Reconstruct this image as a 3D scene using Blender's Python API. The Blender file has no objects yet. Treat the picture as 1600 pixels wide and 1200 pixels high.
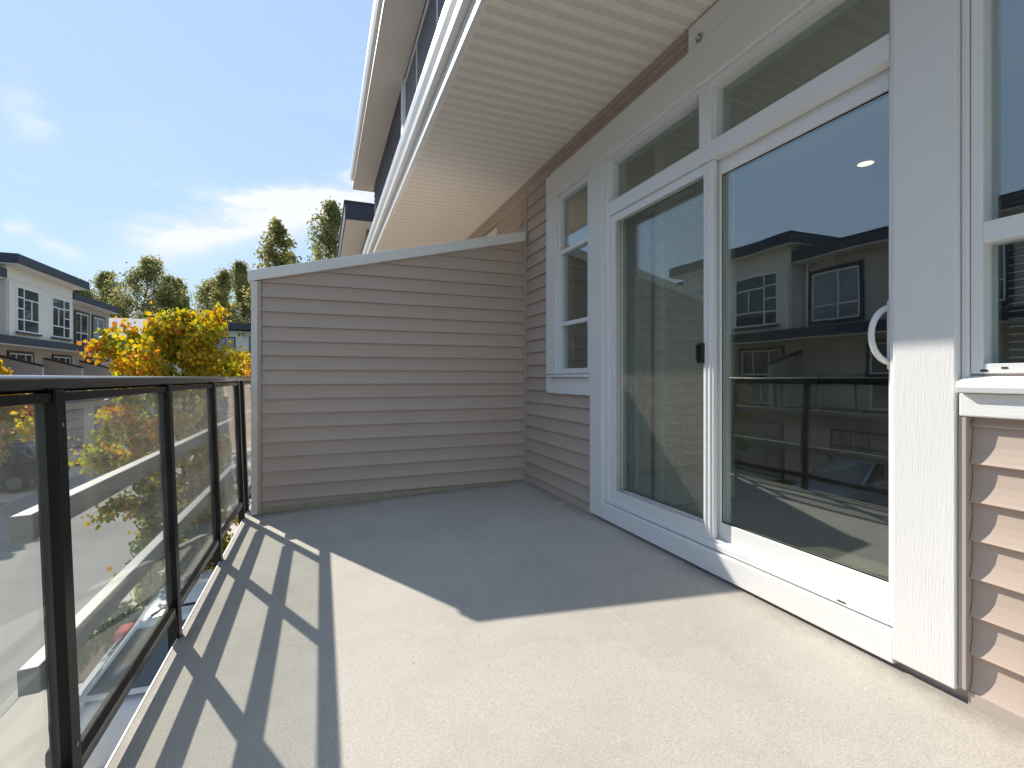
import bpy, math, random
import numpy as np
from mathutils import Matrix, Vector

# ------------------------------------------------------------------ camera, sky, sun
# World origin = the camera (eye); X towards the house wall, Y along the street, Z up.
SC = bpy.context.scene
COL = SC.collection
TH = math.radians(21.7)
FPX = 749.0
GZ = -4.0                      # street level
cam = bpy.data.objects.new('camera', bpy.data.cameras.new('camera'))
COL.objects.link(cam)
cam.location = (0, 0, 0)
cam.rotation_euler = (math.pi / 2, 0, -TH)
cam.data.sensor_width = 36
cam.data.lens = 36 * FPX / 1600
cam.data.shift_y = -10 / 1600
cam.data.clip_start = 0.02
cam.data.clip_end = 3000
SC.camera = cam
SC.render.resolution_x, SC.render.resolution_y = 1024, 768

SUN = Vector((-0.612, 1.215, 1.0)).normalized()
elev = math.asin(SUN.z)
azim = math.atan2(SUN.x, SUN.y)
sun = bpy.data.objects.new('sun', bpy.data.lights.new('sun', 'SUN'))
COL.objects.link(sun)
sun.data.energy = 2.0
sun.data.angle = math.radians(0.53)
sun.data.color = (1.0, 0.93, 0.82)
sun.rotation_euler = (-SUN).to_track_quat('-Z', 'Y').to_euler()
sun.location = (-20, 40, 40)

W = bpy.data.worlds.new('World')
SC.world = W
W.use_nodes = True
nt = W.node_tree
nt.nodes.clear()
def wn(t, **k):
    n = nt.nodes.new(t)
    for a, b in k.items():
        setattr(n, a, b)
    return n
def wl(a, b): nt.links.new(a, b)
sky = wn('ShaderNodeTexSky', sky_type='NISHITA', sun_disc=False)
sky.sun_elevation = elev
sky.sun_rotation = azim % (2 * math.pi)
sky.air_density = 1.0
sky.dust_density = 0.03
sky.ozone_density = 2.2
bg = wn('ShaderNodeBackground')
bg.inputs['Strength'].default_value = 0.15
out = wn('ShaderNodeOutputWorld')
tc = wn('ShaderNodeTexCoord')
def vdot(v):
    n = wn('ShaderNodeVectorMath', operation='DOT_PRODUCT')
    wl(tc.outputs['Generated'], n.inputs[0])
    n.inputs[1].default_value = v
    return n.outputs['Value']
def wm(op, a, b=None, c=None, clamp=False):
    n = wn('ShaderNodeMath', operation=op)
    n.use_clamp = clamp
    for i, q in enumerate((a, b, c)):
        if q is None: continue
        if isinstance(q, (int, float)): n.inputs[i].default_value = q
        else: wl(q, n.inputs[i])
    return n.outputs[0]
def wray(u, v):
    a = (u - 800) / FPX
    c, s = math.cos(TH), math.sin(TH)
    return Vector((c * a + s, -s * a + c, -(v - 590) / FPX)).normalized()
cn = wn('ShaderNodeTexNoise')
cmap = wn('ShaderNodeMapping')
cmap.inputs['Scale'].default_value = (3.2, 3.2, 9.0)
wl(tc.outputs['Generated'], cmap.inputs['Vector'])
wl(cmap.outputs[0], cn.inputs['Vector'])
cn.inputs['Scale'].default_value = 2.6
cn.inputs['Detail'].default_value = 6
cn.inputs['Roughness'].default_value = 0.6
noise = cn.outputs['Fac']
mask = None
# cloud banks in the sky: (two ends, half height, amount)
for (p0, p1, hh, amt) in (((215, 388), (600, 298), 0.032, 1.7), ((20, 135), (60, 225), 0.022, 0.45), ((5, 352), (50, 356), 0.010, 0.8),
                          ((55, 372), (130, 402), 0.012, 0.55)):
    d0, d1 = wray(*p0), wray(*p1)
    c = (d0 + d1).normalized()
    e1 = (d1 - d0); half = e1.length / 2; e1.normalize()
    e2 = c.cross(e1).normalized()
    dc = wm('MAXIMUM', vdot(c), 0.05)
    uu = wm('DIVIDE', wm('DIVIDE', vdot(e1), dc), half * 1.05)
    vv = wm('DIVIDE', wm('DIVIDE', vdot(e2), dc), hh)
    vv = wm('ADD', vv, wm('MULTIPLY', wm('SUBTRACT', noise, 0.5), 3.0))
    r2 = wm('ADD', wm('POWER', wm('ABSOLUTE', uu), 4.0), wm('MULTIPLY', vv, vv))
    g = wm('MULTIPLY', wm('EXPONENT', wm('MULTIPLY', r2, -1.0)), amt)
    g = wm('MULTIPLY', g, wm('GREATER_THAN', vdot(c), 0.1))
    g = wm('MULTIPLY', g, wm('MULTIPLY_ADD', noise, 1.9, -0.15, clamp=True))
    mask = g if mask is None else wm('ADD', mask, g)
thin = wm('MULTIPLY', wm('MULTIPLY_ADD', noise, 3.0, -1.65, clamp=True), 0.22)
mask = wm('ADD', mask, thin, clamp=True)
mx = wn('ShaderNodeMixRGB')
wl(mask, mx.inputs['Fac'])
gm = wn('ShaderNodeGamma'); gm.inputs['Gamma'].default_value = 0.48
wl(sky.outputs['Color'], gm.inputs['Color'])
bw = wn('ShaderNodeRGBToBW'); wl(gm.outputs[0], bw.inputs[0])
lf = wm('POWER', wm('MAXIMUM', bw.outputs[0], 0.05), -0.50)     # even out the brightness, keep the hue
sm_ = wn('ShaderNodeVectorMath', operation='SCALE'); wl(gm.outputs[0], sm_.inputs[0]); wl(lf, sm_.inputs['Scale'])
tn = wn('ShaderNodeMixRGB', blend_type='MULTIPLY'); tn.inputs['Fac'].default_value = 1.0
tn.inputs['Color2'].default_value = (0.98, 1.09, 1.20, 1)
wl(sm_.outputs[0], tn.inputs['Color1'])
wl(tn.outputs[0], mx.inputs['Color1'])
mx.inputs['Color2'].default_value = (2.0, 2.08, 2.2, 1)
wl(mx.outputs[0], bg.inputs['Color'])
wl(bg.outputs[0], out.inputs['Surface'])

SC.view_settings.view_transform = 'Standard'
SC.view_settings.look = 'None'
SC.view_settings.gamma = 1.0
SC.view_settings.exposure = 1.68
SC.view_settings.use_curve_mapping = False
SC.render.engine = 'CYCLES'
SC.cycles.max_bounces = 10
SC.cycles.diffuse_bounces = 6
SC.cycles.transparent_max_bounces = 24

rnd = random.Random(7)

# ------------------------------------------------------------------ materials
class NB:
    """small helper round a material's node tree"""
    def __init__(s, name):
        s.m = bpy.data.materials.new(name)
        s.m.use_nodes = True
        s.t = s.m.node_tree
        s.t.nodes.clear()
        s.out = s.n('ShaderNodeOutputMaterial')
        s.tc = s.n('ShaderNodeTexCoord')
    def n(s, t, **k):
        q = s.t.nodes.new(t)
        for a, b in k.items(): setattr(q, a, b)
        return q
    def l(s, a, b): s.t.links.new(a, b)
    def val(s, inp, v):
        if v is None: return
        if hasattr(v, 'is_linked') or isinstance(v, bpy.types.NodeSocket): s.l(v, inp)
        else: inp.default_value = v
    def math(s, op, a, b=None, c=None, clamp=False):
        q = s.n('ShaderNodeMath', operation=op); q.use_clamp = clamp
        for i, v in enumerate((a, b, c)): s.val(q.inputs[i], v)
        return q.outputs[0]
    def noise(s, scale, detail=4, rough=0.55, stretch=None, w=0.0):
        q = s.n('ShaderNodeTexNoise')
        v = s.tc.outputs['Object']
        if stretch or w:
            mp = s.n('ShaderNodeMapping'); mp.inputs['Scale'].default_value = stretch or (1, 1, 1)
            mp.inputs['Location'].default_value = (w, w * 2, w * 3)
            s.l(v, mp.inputs['Vector']); v = mp.outputs[0]
        s.l(v, q.inputs['Vector'])
        q.inputs['Scale'].default_value = scale; q.inputs['Detail'].default_value = detail; q.inputs['Roughness'].default_value = rough
        return q.outputs['Fac']
    def mix(s, f, a, b, blend='MIX'):
        q = s.n('ShaderNodeMixRGB', blend_type=blend)
        s.val(q.inputs['Fac'], f); s.val(q.inputs['Color1'], a); s.val(q.inputs['Color2'], b)
        return q.outputs[0]
    def ramp(s, f, p0, p1, c0=(0, 0, 0, 1), c1=(1, 1, 1, 1)):
        q = s.n('ShaderNodeValToRGB')
        q.color_ramp.elements[0].position = p0; q.color_ramp.elements[1].position = p1
        q.color_ramp.elements[0].color = c0; q.color_ramp.elements[1].color = c1
        s.l(f, q.inputs[0]); return q.outputs[0]
    def bump(s, h, dist, strength=1.0):
        q = s.n('ShaderNodeBump'); q.inputs['Distance'].default_value = dist; q.inputs['Strength'].default_value = strength
        s.l(h, q.inputs['Height']); return q.outputs[0]
    def bsdf(s, col, rough=0.5, normal=None, metal=0.0, spec=0.5, coat=0.0):
        b = s.n('ShaderNodeBsdfPrincipled')
        s.val(b.inputs['Base Color'], col); s.val(b.inputs['Roughness'], rough); b.inputs['Metallic'].default_value = metal
        b.inputs['Specular IOR Level'].default_value = spec; b.inputs['Coat Weight'].default_value = coat
        if normal is not None: s.l(normal, b.inputs['Normal'])
        s.l(b.outputs[0], s.out.inputs['Surface']); return b
def C(r, g, b): return (r, g, b, 1)
def sc(c, k): return (c[0] * k, c[1] * k, c[2] * k, 1)

def paint(name, col, rough=0.5, var=0.12, scale=3.0, bumpd=0.0, bscale=200, stretch=None, metal=0.0, spec=0.4, coat=0.0):
    b = NB(name)
    n = b.noise(scale, 5, 0.6)
    c = b.mix(n, sc(col, 1 - var), sc(col, 1 + var))
    nor = b.bump(b.noise(bscale, 3, 0.6, stretch), bumpd) if bumpd else None
    r = b.math('MULTIPLY_ADD', n, 0.15, rough - 0.07)
    b.bsdf(c, r, nor, metal, spec, coat)
    return b.m

M = {}
def siding(name, col):
    b = NB(name)
    oi = b.n('ShaderNodeObjectInfo')
    g = b.noise(6, 4, 0.6, (1, 1, 12))
    c = b.mix(g, sc(col, 0.93), sc(col, 1.07))
    c = b.mix(oi.outputs['Random'], c, b.mix(0.5, c, sc(col, 1.12)))
    st = b.ramp(b.noise(1.7, 5, 0.65, (1, 1, .6), 3.0), 0.55, 0.8)
    c = b.mix(b.math('MULTIPLY', st, 0.18), c, C(.20, .17, .13))
    nor = b.bump(b.noise(60, 4, 0.6, (1, 1, 9)), 0.0006)
    b.bsdf(c, b.math('MULTIPLY_ADD', g, 0.2, 0.42), nor, 0, 0.35)
    return b.m
M['siding'] = siding('taupe_vinyl_siding', C(.515, .412, .345))
M['siding_opposite'] = siding('taupe_siding_far', C(.48, .42, .365))
M['siding_dark'] = siding('slate_siding', C(.13, .115, .13))
M['white_trim'] = paint('white_wood_trim', C(.80, .795, .78), 0.55, 0.03, 4, 0.0010, 300, (1, 1, .05))
M['white_trim_h'] = paint('white_wood_trim_horizontal', C(.82, .815, .80), 0.5, 0.03, 4, 0.0009, 230, (1, .045, 1))
M['white_vinyl'] = paint('white_vinyl', C(.82, .82, .81), 0.3, 0.02, 5)
M['cream'] = paint('cream_metal', C(.78, .73, .67), 0.45, 0.04, 4)
M['taupe_trim'] = paint('taupe_trim', C(.48, .41, .365), 0.45, 0.06, 6)
M['cap_metal'] = paint('pale_grey_cap_flashing', C(.85, .84, .82), 0.42, 0.05, 5)
M['gutter'] = paint('white_gutter_metal', C(.80, .79, .77), 0.35, 0.03, 5)
M['black_alu'] = paint('black_aluminium', C(.009, .0085, .008), 0.3, 0.3, 8, 0.0002, 300, None, 0.0, 0.28)
M['rail_alu'] = paint('black_handrail_gloss', C(.012, .011, .010), 0.24, 0.3, 8, 0.0002, 300, None, 0.0, 0.8, coat=.35)
M['black_plastic'] = paint('black_plastic', C(.02, .018, .017), 0.45, 0.2)
M['navy'] = paint('navy_fascia', C(.035, .042, .062), 0.5, 0.2, 4)
M['dark_trim'] = paint('dark_window_trim', C(.055, .05, .055), 0.5, 0.2, 4)
M['stucco'] = paint('pale_stucco', C(.74, .70, .62), 0.8, 0.08, 2, 0.003, 60)
M['roof_dark'] = paint('dark_roofing', C(.06, .06, .065), 0.8, 0.3, 4, 0.004, 40)
M['roof_beige'] = paint('weathered_roofing', C(.52, .46, .40), 0.85, 0.1, 3, 0.01, 20)
M['bracket_grey'] = paint('galvanised_grey', C(.24, .24, .235), 0.45, 0.18, 9, 0.0006, 60, (1, .1, 1))
M['wood_brown'] = paint('brown_wood', C(.26, .17, .11), 0.6, 0.2, 5, 0.002, 40)
M['garage'] = paint('garage_door_paint', C(.30, .27, .24), 0.55, 0.06, 4)
M['interior'] = paint('interior_wall_paint', C(.74, .73, .66), 0.7, 0.03, 2)
M['ceiling_paint'] = paint('ceiling_paint', C(.66, .66, .63), 0.8, 0.03, 2)
M['blind'] = paint('blind_slat_vinyl', C(.62, .64, .60), 0.45, 0.04, 5)
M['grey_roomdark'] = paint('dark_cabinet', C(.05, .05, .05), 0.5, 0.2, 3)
M['bark'] = paint('bark', C(.12, .09, .065), 0.9, 0.35, 12, 0.01, 30, (1, 1, .25))
M['rubber'] = paint('rubber', C(.02, .02, .02), 0.8, 0.2, 8)
M['rim'] = paint('alloy_rim', C(.45, .45, .46), 0.3, 0.1, 8, metal=0.9)
M['car_white'] = paint('white_car_paint', C(.78, .79, .80), 0.22, 0.02, 2, coat=0.6)
M['car_silver'] = paint('silver_car_paint', C(.42, .44, .47), 0.25, 0.03, 2, coat=0.6, metal=0.4)
M['car_dark'] = paint('dark_car_paint', C(.03, .035, .05), 0.2, 0.1, 2, coat=0.6)
M['tail_red'] = paint('tail_lamp_red', C(.45, .02, .02), 0.15, 0.1, 20, coat=0.5)
M['lamp_clear'] = paint('head_lamp_clear', C(.65, .67, .70), 0.12, 0.05, 20, coat=0.5)
M['car_glass'] = paint('tinted_car_glass', C(.02, .028, .028), 0.05, 0.1, 3, spec=0.9, coat=0.4)
M['chrome'] = paint('chrome', C(.6, .6, .6), 0.15, 0.05, 5, metal=1.0)

def mat_soffit():
    b = NB('perforated_cream_soffit')
    # vent holes: fine rows of dots punched through the vinyl
    v = b.n('ShaderNodeTexVoronoi'); v.inputs['Scale'].default_value = 95; v.inputs['Randomness'].default_value = 0.0
    b.l(b.tc.outputs['Object'], v.inputs['Vector'])
    hole = b.ramp(v.outputs['Distance'], 0.20, 0.36)
    sx = b.n('ShaderNodeSeparateXYZ'); b.l(b.tc.outputs['Object'], sx.inputs[0])
    mid_ = b.math('MULTIPLY', b.math('GREATER_THAN', sx.outputs['Y'], .024), b.math('LESS_THAN', sx.outputs['Y'], .078))
    hole = b.math('MAXIMUM', hole, b.math('SUBTRACT', 1.0, mid_))
    n = b.noise(1.2, 4)
    c = b.mix(n, C(.82, .765, .695), C(.86, .81, .74))
    c = b.mix(hole, C(.42, .38, .33), c)
    b.bsdf(c, 0.5, b.bump(hole, 0.001), 0, 0.3)
    return b.m
M['soffit'] = mat_soffit()

def mat_deck():
    b = NB('speckled_vinyl_deck_membrane')
    fine = b.noise(185, 3, 0.8)
    mid = b.noise(48, 3, 0.7)
    v = b.n('ShaderNodeTexVoronoi'); v.inputs['Scale'].default_value = 150
    b.l(b.tc.outputs['Object'], v.inputs['Vector'])
    base = b.mix(b.ramp(fine, 0.32, 0.64), C(.130, .110, .090), C(.495, .440, .367))
    base = b.mix(b.math('MULTIPLY', b.ramp(mid, 0.52, 0.68), 0.45), base, C(.22, .195, .17))
    base = b.mix(b.math('MULTIPLY', b.ramp(v.outputs['Distance'], 0.16, 0.03), 0.5), base, C(.70, .67, .62))
    blot = b.noise(1.3, 7, 0.7)
    base = b.mix(b.math('MULTIPLY', b.ramp(blot, 0.40, 0.75), 0.30), base, C(.24, .21, .18))
    scuff = b.noise(1.9, 7, 0.7, (1.0, .5, 1), 4.2)
    base = b.mix(b.math('MULTIPLY', b.ramp(scuff, 0.55, 0.85), 0.25), base, C(.66, .63, .58))
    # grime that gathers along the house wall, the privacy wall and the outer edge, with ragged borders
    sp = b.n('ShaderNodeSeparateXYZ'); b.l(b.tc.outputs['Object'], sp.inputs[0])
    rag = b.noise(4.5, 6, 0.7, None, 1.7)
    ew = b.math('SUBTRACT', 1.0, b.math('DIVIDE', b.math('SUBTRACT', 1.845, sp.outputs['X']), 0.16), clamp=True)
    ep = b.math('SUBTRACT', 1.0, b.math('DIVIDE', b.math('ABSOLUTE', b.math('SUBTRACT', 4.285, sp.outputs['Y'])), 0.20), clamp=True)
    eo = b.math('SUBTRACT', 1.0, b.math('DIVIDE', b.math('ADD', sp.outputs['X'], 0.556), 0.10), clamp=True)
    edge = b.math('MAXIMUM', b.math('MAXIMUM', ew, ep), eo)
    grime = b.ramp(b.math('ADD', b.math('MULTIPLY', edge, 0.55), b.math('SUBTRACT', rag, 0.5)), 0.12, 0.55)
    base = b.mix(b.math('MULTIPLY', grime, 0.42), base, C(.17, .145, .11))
    fleck = b.ramp(b.noise(21, 2, 0.5, None, 6.6), 0.775, 0.79)
    base = b.mix(b.math('MULTIPLY', fleck, 0.6), base, C(.14, .11, .08))
    ring = b.noise(1.15, 3, 0.5, None, 12.4)
    tide = b.math('MULTIPLY', b.ramp(ring, 0.50, 0.515), b.math('SUBTRACT', 1.0, b.ramp(ring, 0.518, 0.56)))
    base = b.mix(b.math('MULTIPLY', tide, 0.07), base, C(.22, .19, .15))
    h = b.math('ADD', b.math('MULTIPLY', fine, 0.6), b.math('MULTIPLY', mid, 0.5))
    b.bsdf(base, 0.72, b.bump(h, 0.0022, 0.9), 0, 0.25)
    return b.m
M['deck'] = mat_deck()
M['base_metal'] = paint('stained_base_flashing', C(.36, .31, .22), .6, .25, 7)
M['seam'] = paint('deck_seam_weld', C(.46, .42, .37), .6, .1, 8)

def mat_ground(name, c0, c1, s1, c2, s2, bump, bs, rough=0.9):
    b = NB(name)
    c = b.mix(b.noise(s1, 6, 0.65), c0, c1)
    c = b.mix(b.math('MULTIPLY', b.ramp(b.noise(s2, 5, 0.6, None, 5.0), 0.48, 0.75), 0.55), c, c2)
    g = b.noise(bs, 3, 0.7)
    c = b.mix(b.math('MULTIPLY', g, 0.5), c, b.mix(g, sc(c0, .5), sc(c1, 1.3)))
    b.bsdf(c, rough, b.bump(g, bump), 0, 0.25)
    return b.m
M['asphalt'] = mat_ground('worn_asphalt', C(.26, .25, .24), C(.36, .345, .33), 1.3, C(.20, .19, .18), .5, .006, 90)
M['concrete'] = mat_ground('drive_concrete', C(.50, .455, .40), C(.60, .55, .485), 1.0, C(.42, .38, .335), .9, .002, 70)
M['grass'] = mat_ground('lawn', C(.05, .085, .025), C(.09, .13, .04), 3, C(.12, .11, .05), 1.2, .02, 60)
M['mulch'] = mat_ground('mulch_bed', C(.10, .07, .05), C(.20, .15, .11), 14, C(.07, .05, .035), 4, .02, 50)
M['kerb'] = mat_ground('kerb_concrete', C(.38, .36, .33), C(.46, .44, .41), 2, C(.3, .28, .26), 2, .002, 70)

def mat_floor():
    b = NB('interior_laminate')
    n = b.noise(3, 5, 0.6, (10, 1, 1))
    b.bsdf(b.mix(n, C(.20, .16, .12), C(.33, .27, .21)), 0.35, None, 0, 0.5)
    return b.m
M['floor_wood'] = mat_floor()

def mat_glass(name, tint, f0, dirt=0.0, dirtcol=C(.7, .72, .72), boost=1.0):
    """thin pane: tinted see-through plus a Schlick mirror term on each face, and a film of dirt"""
    b = NB(name)
    geo = b.n('ShaderNodeNewGeometry')
    d = b.n('ShaderNodeVectorMath', operation='DOT_PRODUCT')
    b.l(geo.outputs['Incoming'], d.inputs[0]); b.l(geo.outputs['Normal'], d.inputs[1])
    c = b.math('ABSOLUTE', d.outputs['Value'])
    f = b.math('MULTIPLY_ADD', b.math('POWER', b.math('SUBTRACT', 1.0, c, clamp=True), 5.0), (1 - f0) * boost, f0, clamp=True)
    tr = b.n('ShaderNodeBsdfTransparent'); tr.inputs['Color'].default_value = tint
    gl = b.n('ShaderNodeBsdfGlossy'); gl.inputs['Roughness'].default_value = 0.0; gl.inputs['Color'].default_value = C(.95, .97, 1.0)
    wv = b.bump(b.noise(1.6, 2, 0.4), 0.0022, 0.6); b.l(wv, gl.inputs['Normal'])
    ms = b.n('ShaderNodeMixShader'); b.l(f, ms.inputs['Fac']); b.l(tr.outputs[0], ms.inputs[1]); b.l(gl.outputs[0], ms.inputs[2])
    res = ms.outputs[0]
    if dirt:
        df = b.n('ShaderNodeBsdfDiffuse'); df.inputs['Color'].default_value = dirtcol
        tl = b.n('ShaderNodeBsdfTranslucent'); tl.inputs['Color'].default_value = dirtcol
        a = b.n('ShaderNodeAddShader'); b.l(df.outputs[0], a.inputs[0]); b.l(tl.outputs[0], a.inputs[1])
        streak = b.ramp(b.noise(9, 6, 0.7, (1, 1, .18)), 0.40, 0.80)
        spots = b.ramp(b.noise(70, 3, 0.7, (1, 1, .5), 2.0), 0.66, 0.74)
        fac = b.math('MULTIPLY', b.math('ADD', b.math('ADD', b.math('MULTIPLY', streak, 1.0), 0.35), b.math('MULTIPLY', spots, 1.6)), dirt)
        m2 = b.n('ShaderNodeMixShader'); b.l(fac, m2.inputs['Fac']); b.l(res, m2.inputs[1]); b.l(a.outputs[0], m2.inputs[2])
        res = m2.outputs[0]
    b.l(res, b.out.inputs['Surface'])
    return b.m
M['glass'] = mat_glass('low_e_window_glass', C(.90, .955, .92), 0.135, 0.010, C(.5, .5, .48))
M['rail_glass'] = mat_glass('dusty_railing_glass', C(.96, .98, .965), 0.025, 0.05, C(.58, .58, .55))
M['far_glass'] = mat_glass('far_window_glass', C(.30, .34, .36), 0.10)

def mat_screen():
    b = NB('insect_screen_mesh')
    tr = b.n('ShaderNodeBsdfTransparent')
    df = b.n('ShaderNodeBsdfDiffuse'); df.inputs['Color'].default_value = C(.32, .29, .25)
    w = b.noise(210, 2, 0.6, (1, 1, .25))
    w2 = b.noise(140, 2, 0.6, (1, .2, 1), 3)
    fac = b.math('MULTIPLY_ADD', b.math('ADD', w, w2), 0.40, -0.24)
    m = b.n('ShaderNodeMixShader'); b.l(fac, m.inputs['Fac']); b.l(tr.outputs[0], m.inputs[1]); b.l(df.outputs[0], m.inputs[2])
    b.l(m.outputs[0], b.out.inputs['Surface'])
    return b.m
M['screen'] = mat_screen()

def mat_leaf(name, trans=0.45):
    b = NB(name)
    a = b.n('ShaderNodeAttribute', attribute_name='leafcol')
    df = b.n('ShaderNodeBsdfPrincipled'); b.l(a.outputs['Color'], df.inputs['Base Color']); df.inputs['Roughness'].default_value = 0.5
    df.inputs['Specular IOR Level'].default_value = 0.35
    tl = b.n('ShaderNodeBsdfTranslucent')
    hs = b.n('ShaderNodeHueSaturation'); hs.inputs['Value'].default_value = 1.5; hs.inputs['Saturation'].default_value = 1.05
    b.l(a.outputs['Color'], hs.inputs['Color']); b.l(hs.outputs[0], tl.inputs['Color'])
    m = b.n('ShaderNodeMixShader'); m.inputs['Fac'].default_value = trans
    b.l(df.outputs[0], m.inputs[1]); b.l(tl.outputs[0], m.inputs[2]); b.l(m.outputs[0], b.out.inputs['Surface'])
    return b.m
M['leaf'] = mat_leaf('leaf')

def mat_emit(name, col, s):
    b = NB(name); e = b.n('ShaderNodeEmission'); e.inputs['Color'].default_value = col; e.inputs['Strength'].default_value = s
    b.l(e.outputs[0], b.out.inputs['Surface']); return b.m
M['lamp_glow'] = mat_emit('warm_lamp_glow', C(1, .78, .48), 0.75)

# ------------------------------------------------------------------ mesh helpers
class MB:
    def __init__(s): s.v = []; s.f = []
    def add(s, vs, fs):
        k = len(s.v); s.v += [tuple(p) for p in vs]; s.f += [tuple(i + k for i in q) for q in fs]; return s
    def box(s, x0, x1, y0, y1, z0, z1):
        if x0 > x1: x0, x1 = x1, x0
        if y0 > y1: y0, y1 = y1, y0
        if z0 > z1: z0, z1 = z1, z0
        return s.add([(x0, y0, z0), (x1, y0, z0), (x1, y1, z0), (x0, y1, z0), (x0, y0, z1), (x1, y0, z1), (x1, y1, z1), (x0, y1, z1)],
                     [(0, 3, 2, 1), (4, 5, 6, 7), (0, 1, 5, 4), (1, 2, 6, 5), (2, 3, 7, 6), (3, 0, 4, 7)])
    def extr_y(s, pts, y0, y1):
        """closed polygon (x,z) extruded along y"""
        n = len(pts)
        vs = [(x, y0, z) for x, z in pts] + [(x, y1, z) for x, z in pts]
        return s.add(vs, [(i, (i + 1) % n, n + (i + 1) % n, n + i) for i in range(n)] + [tuple(range(n))[::-1], tuple(range(n, 2 * n))])
    def extr_x(s, pts, x0, x1):
        n = len(pts)
        vs = [(x0, y, z) for y, z in pts] + [(x1, y, z) for y, z in pts]
        return s.add(vs, [(i, (i + 1) % n, n + (i + 1) % n, n + i) for i in range(n)] + [tuple(range(n))[::-1], tuple(range(n, 2 * n))])
    def tube(s, pts, rad, seg=8, caps=True):
        k = len(s.v); n = len(pts)
        pts = [Vector(p) for p in pts]
        if not hasattr(rad, '__len__'): rad = [rad] * n
        ref = None
        for i, p in enumerate(pts):
            d = (pts[min(i + 1, n - 1)] - pts[max(i - 1, 0)])
            d = d.normalized() if d.length > 1e-9 else Vector((0, 0, 1))
            if ref is None: ref = Vector((1, 0, 0)) if abs(d.x) < 0.8 else Vector((0, 1, 0))
            a = (ref - d * ref.dot(d)).normalized(); b = d.cross(a); ref = a
            for j in range(seg):
                t = 2 * math.pi * j / seg
                s.v.append(tuple(p + (a * math.cos(t) + b * math.sin(t)) * rad[i]))
        for i in range(n - 1):
            for j in range(seg):
                q = (j + 1) % seg
                s.f.append((k + i * seg + j, k + i * seg + q, k + (i + 1) * seg + q, k + (i + 1) * seg + j))
        if caps:
            s.f.append(tuple(k + j for j in range(seg))[::-1]); s.f.append(tuple(k + (n - 1) * seg + j for j in range(seg)))
        return s
    def disc(s, c, r, axis, h, seg=24):
        d = Vector(axis).normalized()
        return s.tube([Vector(c), Vector(c) + d * h], r, seg)

def finish(me):
    me.validate(); me.update()
def mk(name, mb, mat, parent=None, smooth=False, bevel=0.0, recalc=True):
    me = bpy.data.meshes.new(name)
    me.from_pydata(mb.v, [], mb.f)
    me.materials.append(M[mat])
    if recalc:
        import bmesh
        bm = bmesh.new(); bm.from_mesh(me); bmesh.ops.recalc_face_normals(bm, faces=bm.faces[:]); bm.to_mesh(me); bm.free()
    if smooth:
        me.polygons.foreach_set('use_smooth', [True] * len(me.polygons))
    me.update()
    o = bpy.data.objects.new(name, me)
    COL.objects.link(o)
    if bevel:
        b = o.modifiers.new('edge', 'BEVEL'); b.width = bevel; b.segments = 2; b.limit_method = 'ANGLE'; b.angle_limit = math.radians(40)
    if parent is not None: attach(o, parent)
    return o
ROOTLOC = {}
def wloc(o):
    return ROOTLOC.get(o.name, Vector((0, 0, 0)))
def attach(o, parent):
    o.parent = parent
    r = parent
    # every part's mesh is in world coordinates; only roots carry a location
    if r.name in ROOTLOC: o.matrix_parent_inverse = Matrix.Translation(-ROOTLOC[r.name])
def thing(name, loc, label, cat, group=None):
    o = bpy.data.objects.new(name, None)
    COL.objects.link(o)
    o.empty_display_size = 0.2
    o.location = loc
    ROOTLOC[o.name] = Vector(loc)
    tag(o, label, cat, group)
    return o
def tag(o, label, cat, group=None):
    o['label'] = label; o['category'] = cat
    if group: o['group'] = group
    return o
def struct(o):
    o['kind'] = 'structure'; return o
def copy_tree(o, parent=None):
    c = o.copy(); COL.objects.link(c)
    if parent is not None: c.parent = parent
    for ch in list(o.children): copy_tree(ch, c)
    return c

# lap-siding profile: (how far it stands proud, height share)
PROF = [(0.0, 1.0), (0.0022, 0.985), (0.0030, 0.72), (0.0055, 0.47), (0.0105, 0.26), (0.0165, 0.09), (0.0195, 0.025), (0.0180, 0.0), (0.0, 0.0)]
PITCH = 0.1163
_bm = {}
def board_along_y(parent, xw, y0, y1, z0, h=PITCH, sign=-1, mat='siding'):
    """one siding board on a wall facing -X (sign -1) or +X"""
    key = (mat, round(h, 4), sign)
    if key not in _bm:
        mb = MB().extr_y([(sign * d, t * h) for d, t in PROF], 0, 1)
        o = mk('board', mb, mat)
        _bm[key] = o.data
        bpy.data.objects.remove(o)
    o = bpy.data.objects.new('board', _bm[key]); COL.objects.link(o)
    o.location = (xw, y0, z0); o.scale = (1, y1 - y0, 1)
    par_world(o, parent)
    return o
def par_world(o, parent):
    o.parent = parent
    r = parent
    while r.parent is not None: r = r.parent
    if r.name in ROOTLOC: o.matrix_parent_inverse = Matrix.Translation(-ROOTLOC[r.name]) if parent is r else Matrix.Identity(4)

# ------------------------------------------------------------------ ground, road, drives
g = struct(mk('ground', MB().box(-900, 900, -900, 900, GZ - .5, GZ - .012), 'grass'))
g = struct(mk('road', MB().box(-9.2, -3.62, -90, 75, GZ - .3, GZ), 'asphalt'))
kb = MB(); kb.box(-3.62, -3.50, -90, 75, GZ - .3, GZ + .012)
struct(mk('kerb', kb, 'kerb'))
kb = MB(); kb.box(-9.32, -9.2, -90, 75, GZ - .3, GZ + .012)
struct(mk('kerb', kb, 'kerb'))
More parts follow.
